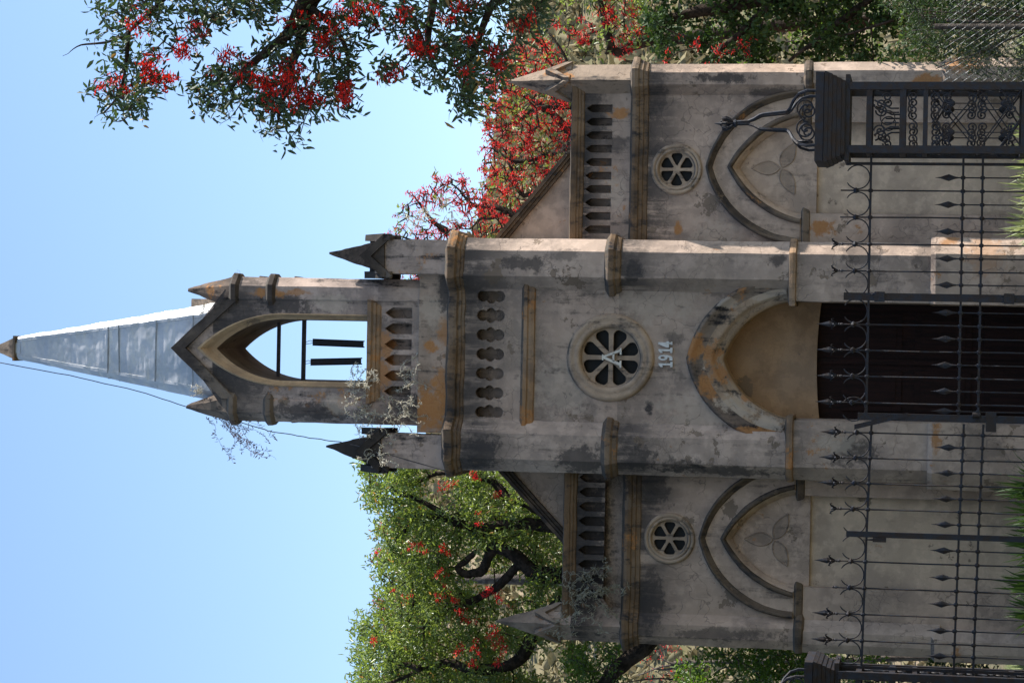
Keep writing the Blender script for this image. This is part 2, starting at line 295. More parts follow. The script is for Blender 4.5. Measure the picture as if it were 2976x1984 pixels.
class MB:
    def __init__(s): s.v = []; s.f = []
    def add(s, vs, fs):
        k = len(s.v); s.v += [tuple(map(float, v)) for v in vs]; s.f += [tuple(i+k for i in f) for f in fs]
    def box(s, x0, x1, y0, y1, z0, z1):
        s.add([(x0, y0, z0), (x1, y0, z0), (x1, y1, z0), (x0, y1, z0), (x0, y0, z1), (x1, y0, z1), (x1, y1, z1), (x0, y1, z1)],
              [(3, 2, 1, 0), (4, 5, 6, 7), (0, 1, 5, 4), (1, 2, 6, 5), (2, 3, 7, 6), (3, 0, 4, 7)])
    def prism(s, plan, z0, z1, nz=1, top=None):
        """plan ccw [(x,y)], optional other plan at top"""
        n = len(plan); top = top or plan; vs = []
        for k in range(nz+1):
            t = k/nz
            vs += [(a[0]*(1-t)+b[0]*t, a[1]*(1-t)+b[1]*t, z0+(z1-z0)*t) for a, b in zip(plan, top)]
        fs = [tuple(range(n-1, -1, -1)), tuple(range(nz*n, nz*n+n))]
        for k in range(nz):
            for i in range(n):
                j = (i+1) % n; fs.append((k*n+i, k*n+j, (k+1)*n+j, (k+1)*n+i))
        s.add(vs, fs)
    def slab(s, polys, y0, y1, back=True):
        """polygon with holes in the xz plane, between y0 (front) and y1"""
        vv = [[Vector((a, b, 0)) for a, b in p] for p in polys]
        tri = tessellate_polygon(vv); flat = [q for p in polys for q in p]; n = len(flat)
        vs = [(a, y0, b) for a, b in flat]+[(a, y1, b) for a, b in flat]; fs = []
        for t in tri:
            a, b, c = (flat[i] for i in t)
            if (b[0]-a[0])*(c[1]-a[1])-(b[1]-a[1])*(c[0]-a[0]) < 0: t = (t[0], t[2], t[1])
            fs.append(tuple(t))
            if back: fs.append((t[2]+n, t[1]+n, t[0]+n))
        k = 0
        for p in polys:
            m = len(p)
            for i in range(m):
                j = (i+1) % m; fs.append((k+i, k+j, k+j+n, k+i+n))
            k += m
        s.add(vs, fs)
    def loft(s, rings, closed=False):
        """rings: lists of 3d points with equal counts"""
        n = len(rings[0]); vs = [p for r in rings for p in r]; fs = []
        for k in range(len(rings)-1):
            for i in range(n if closed else n-1):
                j = (i+1) % n; fs.append((k*n+i, k*n+j, (k+1)*n+j, (k+1)*n+i))
        s.add(vs, fs)
    def tube(s, pts, r, n=6, cap=True):
        pts = [Vector(p) for p in pts]; m = len(pts)
        rs = r if isinstance(r, (list, tuple)) else [r]*m
        rings = []; prev = None
        for i, p in enumerate(pts):
            d = (pts[min(i+1, m-1)]-pts[max(i-1, 0)])
            if d.length < 1e-9: d = Vector((0, 0, 1))
            d.normalize()
            a = prev or (Vector((0, 1, 0)) if abs(d.y) < .9 else Vector((1, 0, 0)))
            a = (a-d*a.dot(d))
            if a.length < 1e-6: a = d.orthogonal()
            a.normalize(); b = d.cross(a); prev = a
            rings.append([p+(a*math.cos(2*math.pi*k/n)+b*math.sin(2*math.pi*k/n))*rs[i] for k in range(n)])
        k0 = len(s.v); s.loft(rings, True)
        if cap:
            s.f.append(tuple(k0+i for i in range(n-1, -1, -1))); s.f.append(tuple(k0+(m-1)*n+i for i in range(n)))
    def lathe(s, c, prof, n=10):
        """prof [(r,z)] about vertical axis at c"""
        s.loft([[(c[0]+r*math.cos(2*math.pi*k/n), c[1]+r*math.sin(2*math.pi*k/n), c[2]+z) for k in range(n)] for r, z in prof], True)
    def sweep(s, path, prof, seg=.12):
        """plan path [(x,y)] left to right (outward = right-hand side), prof [(out,z)]"""
        p = [Vector(q) for q in path]; q = []
        for i in range(len(p)-1):
            d = (p[i+1]-p[i]).normalized(); q.append(Vector((d.y, -d.x)))
        mit = []
        for i in range(len(p)):
            a = q[max(i-1, 0)]; b = q[min(i, len(q)-1)]; m = (a+b)
            m = m/max(.3, (1+a.dot(b))); mit.append(m)
        P2 = []; M2 = []
        for i in range(len(p)-1):
            n = max(1, int((p[i+1]-p[i]).length/seg))
            for k in range(n):
                t = k/n; P2.append(p[i].lerp(p[i+1], t)); M2.append(mit[i].lerp(mit[i+1], t) if 0 else (mit[i] if k == 0 else q[i]))
        P2.append(p[-1]); M2.append(mit[-1])
        rings = [[(a.x+m.x*o, a.y+m.y*o, z) for a, m in zip(P2, M2)] for o, z in prof]
        k0 = len(s.v); n = len(P2); s.loft([r for r in rings])
        e = len(prof)
        s.f.append(tuple(k0+k*n for k in range(e))); s.f.append(tuple(k0+k*n+n-1 for k in range(e-1, -1, -1)))
    def rough(s, amp=.006, fr=3.0):
        s.v = [tuple(Vector(v)+noise.noise_vector(Vector(v)*fr)*amp+noise.noise_vector(Vector(v)*fr*4.3)*amp*.5) for v in s.v]
        return s
    def subdiv(s, cuts=2):
        bm = bmesh.new(); vs = [bm.verts.new(v) for v in s.v]
        for f in s.f:
            try: bm.faces.new([vs[i] for i in f])
            except ValueError: pass
        bmesh.ops.remove_doubles(bm, verts=bm.verts, dist=1e-5)
        bmesh.ops.subdivide_edges(bm, edges=bm.edges, cuts=cuts, use_grid_fill=True)
        bm.verts.index_update(); s.v = [tuple(v.co) for v in bm.verts]; s.f = [tuple(v.index for v in f.verts) for f in bm.faces]
        bm.free(); return s
    def build(s, name, m, parent=None, smooth=False):
        return mesh_obj(name, s.v, s.f, m, parent, smooth)

def circ3(a, b, c):
    A = np.array([[b[0]-a[0], b[1]-a[1]], [c[0]-b[0], c[1]-b[1]]])*2
    B = np.array([b[0]**2+b[1]**2-a[0]**2-a[1]**2, c[0]**2+c[1]**2-b[0]**2-b[1]**2])
    o = np.linalg.solve(A, B); return o[0], o[1], math.hypot(a[0]-o[0], a[1]-o[1])
def arch(cx, apex, mid, foot, n=14, foot2=None):
    """pointed arch from left foot to right foot, as (x,z) list; mid/foot are (halfwidth,z)"""
    ox, oz, r = circ3((0, apex), mid, foot)
    a0 = math.atan2(apex-oz, -ox); a1 = math.atan2(foot[1]-oz, foot[0]-ox)
    right = [(ox+r*math.cos(a0+(a1-a0)*k/n), oz+r*math.sin(a0+(a1-a0)*k/n)) for k in range(n+1)]
    left = [(-x, z) for x, z in right[:0:-1]]
    return [(cx+x, z) for x, z in left+right]
def lerp2(A, B, t): return [(a[0]*(1-t)+b[0]*t, a[1]*(1-t)+b[1]*t) for a, b in zip(A, B)]
def at_y(pts, y): return [(x, y, z) for x, z in pts]
def circle(cx, cz, r, n=40, a0=0): return [(cx+r*math.cos(a0+2*math.pi*k/n), cz+r*math.sin(a0+2*math.pi*k/n)) for k in range(n)]
def petal(cx, cz, ang, sect, sw, r1, n=6):
    """wedge opening between two spokes of half width sw, round cornered at the rim; sect = sectors in the wheel"""
    tn = math.tan(math.pi/sect); ra = sw/tn/.94+.012; rb = r1*.80
    wd = lambda r: max(.003, r*tn*.94-sw)
    lo = [(ra+(rb-ra)*k/n, -wd(ra+(rb-ra)*k/n)) for k in range(n+1)]
    wb = wd(rb); q = [(rb+(r1-rb)*math.sin(a), -wb*(math.cos(a)**.55)) for a in [math.pi/2*k/6 for k in range(1, 6)]]+[(r1, 0)]
    lo += q; up = [(x, -y) for x, y in lo[-2:0:-1]]
    c, s = math.cos(ang), math.sin(ang)
    return [(cx+x*c-y*s, cz+x*s+y*c) for x, y in lo+up]

# ================================================================== CHAPEL
XC = -.155
ch = thing('chapel', 'weathered grey stucco chapel with tall bell tower, metal spire and two lower wings', 'chapel', (XC, 0, 0))
ER, EL = 1.215, -1.53       # outer edges of the tower
def butt_plan(E, s, yb=.5, grow=0):
    g = grow
    p = [(E+s*g, yb), (E+s*g, .0-g*.4), (E-s*(.15-g*.4), -.16-g), (E-s*(.45+g*.4), -.16-g), (E-s*(.61+g), .01), (E-s*(.61+g), yb)]
    return p if s < 0 else p[::-1]
# --- tower front wall
inner = arch(XC, 3.946, (.53, 3.56), (.68, 3.15))
outer = arch(XC, 4.367, (.66, 4.0), (.945, 3.33))
hole = lerp2(inner, outer, .22)
mb = MB()
ctr_rose = (XC-.012, 5.263)
outline = [(EL+.12, 3.12)]+[(hole[0][0], 3.12)]+hole+[(hole[-1][0], 3.12)]+[(ER-.12, 3.12), (ER-.12, 6.3), (EL+.12, 6.3)]
mb.slab([outline, circle(*ctr_rose, .41)], 0, .14)
def foil(cx, cz):
    pts = []
    W, H = .078, .178
    for k in range(48):
        a = 2*math.pi*k/48; c, s_ = math.cos(a), math.sin(a)
        # union of three lobes: top, bottom, middle
        best = 0
        for (oz, r, rx) in ((.098, .068, .066), (-.098, .068, .066), (0, .066, .088)):
            # ray-ellipse
            A = (c/rx)**2+(s_/r)**2; B = -2*s_*oz/r**2; C = (oz/r)**2-1; D = B*B-4*A*C
            if D > 0: best = max(best, (-B+math.sqrt(D))/(2*A))
        pts.append((cx+best*c, cz+best*s_))
    return pts
foils = []
for k in range(-3, 4):
    f = foil(XC+k*.2285, 6.695)
    if abs(k) == 3: f = [(min(max(x, XC-.745), XC+.745), z) for x, z in f]
    foils.append(f)
mb.slab([[(EL+.12, 6.3), (ER-.12, 6.3), (ER-.12, 7.06), (EL+.12, 7.06)]]+foils, 0, .16)
mb.build('tower_wall', mt['tower'], ch)
mb = MB(); mb.box(EL+.2, ER-.2, .162, .24, 6.28, 7.06); mb.build('foil_backing', mt['tower'], ch)
mb = MB()   # sides and rear of the tower
mb.box(EL+.02, EL+.2, .02, 2.0, 0, 7.06); mb.box(ER-.2, ER-.02, .02, 2.0, 0, 7.06); mb.box(EL+.02, ER-.02, 2.0, 2.15, 0, 7.06)
mb.box(EL+.03, ER-.03, .01, 2.14, 7.06, 7.22)
mb.build('tower_body', mt['tower'], ch)
for E, s in ((ER, 1), (EL, -1)):
    mb = MB(); mb.prism(butt_plan(E, s), 3.15, 7.06, 26); mb.rough(.007, 2.2); mb.build('buttress', mt['buttress'], ch)
    pl = [(E, .55), (E, -.01), (E-s*.15, -.17), (E-s*.53, -.17), (E-s*.69, -.17), (E-s*.69, .55)]
    if s > 0: pl = pl[::-1]
    mb = MB(); mb.prism(pl, 1.5, 3.12, 14); mb.rough(.006, 2.2); mb.build('pier', mt['pier'], ch)
    pg = [(E+s*.07, .55), (E+s*.07, -.04), (E-s*.13, -.24), (E-s*.53, -.24), (E-s*.70, -.24), (E-s*.70, .55)]
    if s > 0: pg = pg[::-1]; 
    pt = [(x*.985+.015*(E-s*.35), y+.02 if y < .3 else y) for x, y in pg]
    mb = MB(); mb.prism(pg, -.3, 1.53, 12); mb.prism(pg, 1.53, 1.585, 1, pt); mb.rough(.008, 2.5); mb.build('plinth', mt['pier'], ch)
    # mid collar
    pa = [(E, .3), (E, 0), (E-s*.15, -.16), (E-s*.45, -.16), (E-s*.60, -.0), (E-s*.60, .03)] if s > 0 else [(E+.60, .03), (E+.60, 0), (E+.45, -.16), (E+.15, -.16), (E, 0), (E, .3)]
    if s > 0: pa = pa[::-1]
    else: pa = pa[::-1]
    prof = [(0, 5.14), (.02, 5.155), (.035, 5.19), (.03, 5.20), (.06, 5.225), (.07, 5.27), (.068, 5.285), (0, 5.335)]
    mb = MB(); mb.sweep(pa, prof, .07); mb.rough(.006, 5); mb.build('collar', mt['ledge'], ch)
    # impost string
    pa = [(E-s*.71, .4), (E-s*.71, -.17), (E-s*.53, -.17), (E-s*.15, -.17), (E, -.01), (E, .35)]
    if s < 0: pa = pa[::-1]
    prof = [(0, 3.105), (.03, 3.115), (.035, 3.15), (.028, 3.185), (-.02, 3.20), (-.17, 3.215)]
    mb = MB(); mb.sweep(pa, prof, .07); mb.rough(.005, 5); mb.build('impost_string', mt['sill'], ch)
# --- tower cornice
pa = [(EL, .9), (EL, 0), (EL+.15, -.16), (EL+.45, -.16), (EL+.61, 0), (ER-.61, 0), (ER-.45, -.16), (ER-.15, -.16), (ER, 0), (ER, .9)]
prof = [(-.01, 7.0), (.012, 7.01), (.02, 7.04), (.035, 7.05), (.04, 7.08), (.075, 7.10), (.085, 7.13), (.09, 7.175), (.085, 7.19), (-.02, 7.235), (-.3, 7.24)]
mb = MB(); mb.sweep(pa, prof, .08); mb.rough(.014, 4); mb.build('tower_cornice', mt['ledge'], ch)
# --- ledge under the foils
mb = MB(); mb.sweep([(XC-.83, .01), (XC-.83, -.012), (XC+.83, -.012), (XC+.83, .01)], [(-.01, 6.16), (.015, 6.17), (.03, 6.21), (.028, 6.235), (.05, 6.25), (.055, 6.29), (.0, 6.325)], .1); mb.rough(.006, 5); mb.build('ledge', mt['sill'], ch)
# --- rose window
rw = MB(); rw.loft([[(x, y, z) for x, z in circle(*ctr_rose, r, 56)] for r, y in ((.52, .02), (.515, -.02), (.49, -.045), (.455, -.05), (.43, -.035), (.415, -.04), (.385, -.045), (.362, -.03), (.345, .02), (.343, .14))], True)
ro = rw.rough(.004, 6).build('rose_window', mt['rose'], ch, True)
tr = MB(); tr.slab([circle(*ctr_rose, .35, 56)]+[petal(*ctr_rose, R(22.5+45*k), 8, .025, .335) for k in range(8)], .035, .10)
tr.build('tracery', mt['rose'], ro)
g = MB(); g.slab([circle(*ctr_rose, .40, 40)], .165, .18); g.build('pane', mt['void'], ro)
def glyph(mbx, strokes, ox, oz, w, h, y0, y1):
    for poly in strokes: mbx.slab([[(ox+x*w, oz+z*h) for x, z in poly]], y0, y1)
A_ = [[(0, 0), (.36, 0), (.36, .09), (.25, .09), (.53, .80), (.80, .09), (.66, .09), (.66, 0), (1, 0), (1, .09), (.93, .09), (.60, .93), (.66, .93), (.66, 1), (.36, 1), (.36, .93), (.44, .93), (.10, .09), (0, .09)],
      [(.30, .36), (.74, .36), (.70, .46), (.34, .46)]]
g = MB(); glyph(g, A_, ctr_rose[0]-.115, ctr_rose[1]-.13, .23, .23, -.005, .034); g.build('letter', mt['letter'], ro)
one = [[(.1, 0), (.95, 0), (.95, .16), (.70, .16), (.70, 1), (.48, 1), (.1, .86), (.1, .68), (.38, .76), (.38, .16), (.1, .16)]]
def ring9(cx, cz, rx, rz, t, a0, a1, n=14):
    o = [(cx+rx*math.cos(a), cz+rz*math.sin(a)) for a in [a0+(a1-a0)*k/n for k in range(n+1)]]
    i = [(cx+(rx-t)*math.cos(a), cz+(rz-t)*math.sin(a)) for a in [a1+(a0-a1)*k/n for k in range(n+1)]]
    return o+i
def ell(cx, cz, rx, rz, n=20): return [(cx+rx*math.cos(2*math.pi*k/n), cz+rz*math.sin(2*math.pi*k/n)) for k in range(n)]
nine = [[ell(.5, .68, .46, .33), ell(.5, .70, .19, .15)], [(.70, .62), (.96, .66), (.93, .36), (.80, .12), (.55, .0), (.08, .0), (.06, .22), (.45, .22), (.62, .34)]]
four = [[(.45, 0), (.95, 0), (.95, .12), (.84, .12), (.84, .24), (1, .24), (1, .42), (.84, .42), (.84, 1), (.52, 1), (0, .42), (0, .24), (.56, .24), (.56, .12), (.45, .12)]]
g = MB()
for gl, ox in ((one, -.155), (nine, -.075), (one, .010), (four, .080)):
    for k_, poly in enumerate(gl):
        hs_ = poly if isinstance(poly[0], list) else [poly]
        g.slab([[(XC+.04+ox+x*.072, 4.528+z*.165+(ox+.15)*.03) for x, z in h_] for h_ in hs_], -.028+.002*k_, -.002)
g.build('date_numerals', mt['numeral'], ch)
# --- door arch
prf = ((0, .02), (0, -.05), (.05, -.085), (.14, -.085), (.20, -.06), (.45, -.055), (.62, -.04), (.68, -.045), (.74, -.02), (.85, .03), (.90, .02), (1, .08), (1, .42))
oo = arch(XC, 4.367, (.66, 4.0), (.945, 3.30), 26); ii = arch(XC, 3.946, (.53, 3.56), (.68, 3.17), 26)
mb = MB(); mb.loft([at_y(lerp2(oo, ii, t), y) for t, y in prf[:6]]); mb.rough(.007, 5); mb.build('door_hood', mt['doorhood'], ch, True)
mb = MB(); mb.loft([at_y(lerp2(oo, ii, t), y) for t, y in prf[5:12]]); mb.rough(.005, 5); mb.build('door_archivolt', mt['doorarch'], ch, True)
mb = MB(); mb.loft([at_y(ii, .078), at_y(ii, .62)]); mb.build('arch_soffit', mt['soffit'], ch, True)
mb = MB()
bot = [(XC+.72-1.44*k/12, 2.885-.045*abs(1-k/6)**2) for k in range(13)]
mb.slab([[(XC-.72, 4.0)]+bot[::-1]+[(XC+.72, 4.0)]], .5, .56)
mb.build('tympanum', mt['tymp'], ch)
mb = MB(); mb.box(XC-.71, XC-.68, .3, .75, 0, 3.15); mb.box(XC+.68, XC+.71, .3, .75, 0, 3.15); mb.build('jamb', mt['pier'], ch)
dr = MB(); dr.box(XC-.68, XC+.68, .64, .70, 0, 3.1); do = dr.build('door', mt['door'], ch)
for sx in (-1, 1):
    for (z0, z1) in ((.25, .95), (1.1, 1.75), (1.9, 2.6)):
        p = MB(); x0 = XC+sx*.34; p.box(x0-.24, x0+.24, .618, .639, z0, z1); p.box(x0-.17, x0+.17, .603, .617, z0+.07, z1-.07); p.build('door_panel', mt['door'], do)
p = MB(); p.box(XC-.03, XC+.03, .60, .639, 0, 2.86); p.build('meeting_stile', mt['door'], do)
st = MB(); st.box(XC-.9, XC+.9, -.6, .64, -.02, .12); st.box(XC-1.1, XC+1.1, -.95, -.6, -.02, .06); st.build('step', mt['pier'], ch)
# stained plaster mark on the wall beside the rose is in the material

# --- tower pinnacles
for cx, tipx in ((.98, 1.01), (-1.325, -1.30)):
    h = .203
    mb = MB(); mb.prism([(cx-h, -.10), (cx+h, -.10), (cx+h, .32), (cx-h, .32)], 7.2, 8.09, 10); mb.rough(.006, 3); sh = mb.build('pinnacle', mt['belfry'], ch)
    cm_ = MB(); cy = .11
    # four gablets: chevrons and pyramid
    for k in range(4):
        q = MB(); e = .262
        q.slab([[(-e, 7.90), (-e+.03, 7.87), (0, 8.13), (e-.03, 7.87), (e, 7.90), (e, 7.98), (0, 8.265), (-e, 7.98)]], -e-.0, -e+.08)
        q.slab([[(-e+.05, 7.97), (0, 7.97), (e-.05, 7.97), (0, 8.2)]], -e+.03, 0)
        c_, s_ = math.cos(k*math.pi/2), math.sin(k*math.pi/2)
        q.v = [(cx+x*c_-y*s_, cy+x*s_+y*c_, z) for x, y, z in q.v]; cm_.add(q.v, q.f)
    pw = .175
    cm_.prism([(cx-pw, cy-pw), (cx+pw, cy-pw), (cx+pw, cy+pw), (cx-pw, cy+pw)], 8.08, 8.69, 6, [(tipx-.012, cy-.012), (tipx+.012, cy-.012), (tipx+.012, cy+.012), (tipx-.012, cy+.012)])
    cm_.subdiv(1); cm_.rough(.010, 6); cm_.build('pinnacle_cap', mt['blackstone'], sh)
mb = MB(); mb.prism([(-1.10, -.0), (.79, -.0), (.79, 1.75), (-1.10, 1.75)], 7.22, 7.56, 3); mb.rough(.008, 3)
mb.build('belfry_base', mt['basestone'], ch)

# --- belfry
BL, BR, BF, BB = -1.025, .715, .05, 1.50
spl = lambda half, apex, zs: [(XC-half, 8.2)]+arch(XC, apex, (half*.70, zs+(apex-zs)*.60), (half, zs), 12)+[(XC+half, 8.2)]
op_in = spl(.37, 10.09, 9.20); op_out = spl(.44, 10.31, 9.16)
def lancet(cx, z0, z1, wd): return [(cx-wd/2, z0), (cx+wd/2, z0), (cx+wd/2, z1-wd*.75), (cx+wd*.3, z1-wd*.4), (cx, z1), (cx-wd*.3, z1-wd*.4), (cx-wd/2, z1-wd*.75)]
for (y0, y1) in ((BF, BF+.168), (BB-.168, BB)):
    mb = MB()
    mb.slab([[(BL+.13, 7.56), (BR-.13, 7.56), (BR-.13, 9.95), (XC, 10.52), (BL+.13, 9.95)], op_out]+[lancet(XC+(k-2.5)*.187, 7.657, 7.985, .125) for k in range(6)], y0, y1)
    mb.build('belfry_wall', mt['belfry'], ch)
mb = MB(); mb.box(BL+.2, BR-.2, BF+.17, BF+.22, 7.58, 8.1); mb.box(BL+.2, BR-.2, BB-.22, BB-.17, 7.58, 8.1)
mb.box(BL+.04, BL+.2, .2, BB-.2, 7.56, 9.95); mb.box(BR-.2, BR-.04, .2, BB-.2, 7.56, 9.95)
mb.box(BL+.2, BR-.2, .28, BB-.24, 7.9, 8.19)
mb.build('belfry_side', mt['belfry'], ch)
mb = MB(); mb.loft([at_y(op_out, BF-.005), at_y(lerp2(op_in, op_out, .8), BF-.02), at_y(lerp2(op_in, op_out, .35), BF+.07), at_y(op_in, BF+.10)]); mb.build('belfry_arch', mt['soffit'], ch)
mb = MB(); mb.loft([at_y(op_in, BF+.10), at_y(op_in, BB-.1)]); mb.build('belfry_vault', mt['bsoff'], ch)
mb = MB(); mb.loft([at_y(op_in, BB-.10), at_y(op_out, BB+.005)]); mb.build('belfry_arch', mt['soffit'], ch)
mb = MB(); mb.box(XC-.37, XC+.37, BF+.1, BB-.1, 8.19, 8.2+.004)
mb.sweep([(BL+.33, BF+.03), (BL+.33, BF), (BR-.33, BF), (BR-.33, BF+.03)][0:4], [(0, 8.03), (.02, 8.05), (.03, 8.08), (.045, 8.09), (.05, 8.12), (.075, 8.14), (.08, 8.185), (-.12, 8.21)], .08); mb.rough(.006, 5)
mb.build('belfry_sill', mt['sill'], ch)
def octa(cx, cy, r, rot=22.5): return [(cx+r*math.cos(R(rot+45*k)), cy+r*math.sin(R(rot+45*k))) for k in range(8)]
for cx, tip in ((BR-.185, .55), (BL+.185, -.872)):
    for cy in (BF+.165, BB-.165):
        rr = .20
        mb = MB(); mb.prism(octa(cx, cy, rr), 7.56, 9.86, 18); mb.rough(.008, 3); pp = mb.build('corner_shaft', mt['belfry'], ch)
        for z0 in (9.335, 9.79):
            q = MB()
            for (a, z_, b_, z2) in ((.0, 0, .045, .035), (.045, .035, .05, .09), (.05, .09, .0, .13)):
                q.prism(octa(cx, cy, rr+a), z0+z_, z0+z2, 1, octa(cx, cy, rr+b_))
            q.rough(.006, 6); q.build('shaft_collar', mt['gable'], pp)
        q = MB(); q.prism(octa(cx, cy, rr+.0), 9.92, 10.20, 4, octa(cx+(tip-cx)*.4, cy, .118)); q.prism(octa(cx+(tip-cx)*.4, cy, .118), 10.20, 10.48, 4, octa(tip, cy, .022)); q.rough(.013, 6)
        q.build('shaft_cap', mt['gable'] if cx < 0 else mt['doorhood'], pp)
def chevron(e, z0, z1, th): return [(-e, z0-th), (0, z1-th), (e, z0-th), (e, z0), (0, z1), (-e, z0)]
for k, (dx, dy, rot) in enumerate(((0, BF-.05, 0), (0, BB+.05, 180), (.585, (BF+BB)/2, 90), (-.585, (BF+BB)/2, -90))):
    q = MB(); e = .60 if k < 2 else .55
    q.slab([[(-e, 9.80), (0, 10.44), (e, 9.80), (e, 9.98), (0, 10.62), (-e, 9.98)]], 0 if k < 2 else -.02, .22 if k < 2 else .14)
    q.slab([[(-e, 9.80), (e, 9.80), (0, 10.45)]], .10, .16) if k > 1 else None
    c_, s_ = math.cos(R(rot)), math.sin(R(rot))
    q.v = [(XC+dx+x*c_-y*s_, dy+x*s_+y*c_, z) for x, y, z in q.v]
    q.subdiv(4); q.rough(.009, 6); q.build('gable_coping', mt['gable'] if k < 2 else mt['capstone'], ch)
mb = MB(); mb.box(BL+.1, XC-.42, BF+.1, BB-.1, 9.86, 9.95); mb.build('belfry_roof', mt['capstone'], ch); mb = MB(); mb.box(XC+.42, BR-.1, BF+.1, BB-.1, 9.86, 9.95); mb.build('belfry_roof', mt['capstone'], ch)
# bars and hung rails in the opening
for fx, rr in ((810, .02), (883, .024)):
    z = P(fx, 1010, .9)[2]; mb = MB(); mb.box(XC-.39, XC+.39, .88, .92, z-rr, z+rr)
    for k in range(8): mb.lathe((XC-.33+k*.094, .872, z), [(0, -.009), (.007, -.009), (.007, .009), (0, .009)], 6)
    mb.build('cross_bar', mt['rust'], ch)
zb = P(883, 1010, .9)[2]
for (fx0, fy0, fx1, fy1, lab) in ((909, 994, 1057, 1000, 'dark iron rail hanging on wire in belfry arch, right one of two'), (903, 1052, 1050, 1049, 'dark iron rail hanging on wire in belfry arch, left one of two')):
    a = Vector(P(fx0, fy0, .8)); b = Vector(P(fx1, fy1, .8))
    t_ = thing('hanging_rail', lab, 'metal rail', tuple(b), 'iron rails hung as bells in the belfry')
    mb = MB(); d = (b-a)
    hw = .043
    for (x0, x1, y0, y1) in ((-hw, hw, -.012, .0), (-hw, -hw+.014, -.012, .05), (hw-.014, hw, -.012, .05)):
        q = MB(); q.box(x0, x1, y0, y1, -d.length, 0); q.v = [(a.x+x+(-z)/d.length*d.x, a.y+y, a.z+z) for x, y, z in q.v]; mb.add(q.v, q.f)
    mb.build('rail', mt['iron'], t_)
    mb = MB(); mb.tube([(a.x, a.y, a.z-.03), (a.x+.02, a.y+.02, a.z+.04), (a.x-.01, .9, zb), (a.x-.03, .93, zb+.02), (a.x-.015, a.y+.03, a.z+.03), (a.x, a.y, a.z-.02)], .004, 5); mb.build('hanging_wire', mt['rust'], t_)
mb = MB(); a = P(1057, 1110, .6); b = P(1071, 998, .6)
for (u0, u1) in ((0, .30), (.33, .66), (.69, 1)): 
    mb.box(a[0]+(b[0]-a[0])*u0, a[0]+(b[0]-a[0])*u1, .55, .68, 8.2, 8.262)
mb.build('sill_plate', mt['rust'], ch)
# --- spire
sx, sy = -.20, .80
sp = MB()
def spl_(z): return .135+(12.79-z)*.1717
def spring(z, grow=0):
    h = spl_(z)+grow; c = h*.80; cx = sx+ (z-10.3)*-.001
    return [(cx-c, sy-h), (cx+c, sy-h), (cx+h, sy-c), (cx+h, sy+c), (cx+c, sy+h), (cx-c, sy+h), (cx-h, sy+c), (cx-h, sy-c)]
lev = [10.15, 10.42, 10.92, 11.42, 11.57, 12.1, 12.84]
spo = None
for k in range(len(lev)-1):
    g0 = .004+.009*(len(lev)-k)/6
    sp.prism(spring(lev[k]-.012, g0), lev[k]-.012, lev[k+1], 6, spring(lev[k+1], g0*.6))
sp.subdiv(1); sp.rough(.010, 3.2)
spo = sp.build('spire', mt['galv'], ch)
for i, (a, b) in enumerate(((1, 2), (5, 4), (0, 7), (3, 6))):
    pass
for ci in range(4):
    q = MB(); zz = [10.15, 10.8, 11.7, 12.2, 12.82]
    ia, ib = ((1, 2), (3, 4), (5, 6), (7, 0))[ci]
    for k in range(4):
        rings = []
        for j in range(7):
            z = zz[k]+(zz[k+1]-zz[k])*j/6; pr = spring(z, .014-.002*(k % 2)); p0 = Vector(pr[ia]); p1 = Vector(pr[ib]); cxy = Vector((sx, sy))
            ea = Vector(pr[ia-1 if ia else 7]); eb = Vector(pr[(ib+1) % 8])
            a_ = p0.lerp(ea, .035/max(.2, (ea-p0).length)); b_ = p1.lerp(eb, .035/max(.2, (eb-p1).length))
            rings.append([(*(a_+(cxy-a_).normalized()*.02), z), (*a_, z), (*p0, z), (*p1, z), (*b_, z), (*(b_+(cxy-b_).normalized()*.02), z)])
        q.loft(rings)
    q.rough(.008, 4); q.build('corner_flashing', mt['galv'], spo)
for z in (10.42, 10.92, 11.42, 11.57):      # lapped sheet edges
    for rot in range(4):
        h = spl_(z)+.014; q = MB(); wob = rnd.uniform(-.012, .012)
        q.add([(-h*.80, -h, z-.008+wob), (h*.80, -h, z-.008-wob), (h*.80, -h+.02, z-.008-wob), (-h*.80, -h+.02, z-.008+wob), (-h*.80, -h, z+.008+wob), (h*.80, -h, z+.008-wob), (h*.80, -h+.02, z+.008-wob), (-h*.80, -h+.02, z+.008+wob)], [(3, 2, 1, 0), (4, 5, 6, 7), (0, 1, 5, 4), (1, 2, 6, 5), (2, 3, 7, 6), (3, 0, 4, 7)])
        c_, s_ = math.cos(rot*math.pi/2), math.sin(rot*math.pi/2); q.v = [(sx+x*c_-y*s_, sy+x*s_+y*c_, z_) for x, y, z_ in q.v]
        q.build('seam', mt['seam'], spo)
q = MB(); q.prism(octa(sx-.005, sy, .158), 12.79, 12.865, 2, octa(sx-.005, sy, .14)); q.build('spire_collar', mt['galv'], spo)
q = MB(); q.prism([(sx-.007+.155*a, sy+.155*b) for a, b in ((-1, -1), (1, -1), (1, 1), (-1, 1))], 12.865, 12.89, 1)
q.prism([(sx-.007+.13*a, sy+.13*b) for a, b in ((-1, -1), (1, -1), (1, 1), (-1, 1))], 12.89, 13.17, 4, [(sx-.015+.03*a, sy+.03*b) for a, b in ((-1, -1), (1, -1), (1, 1), (-1, 1))])
q.rough(.006, 8); q.build('spire_finial', mt['capstone'], spo)

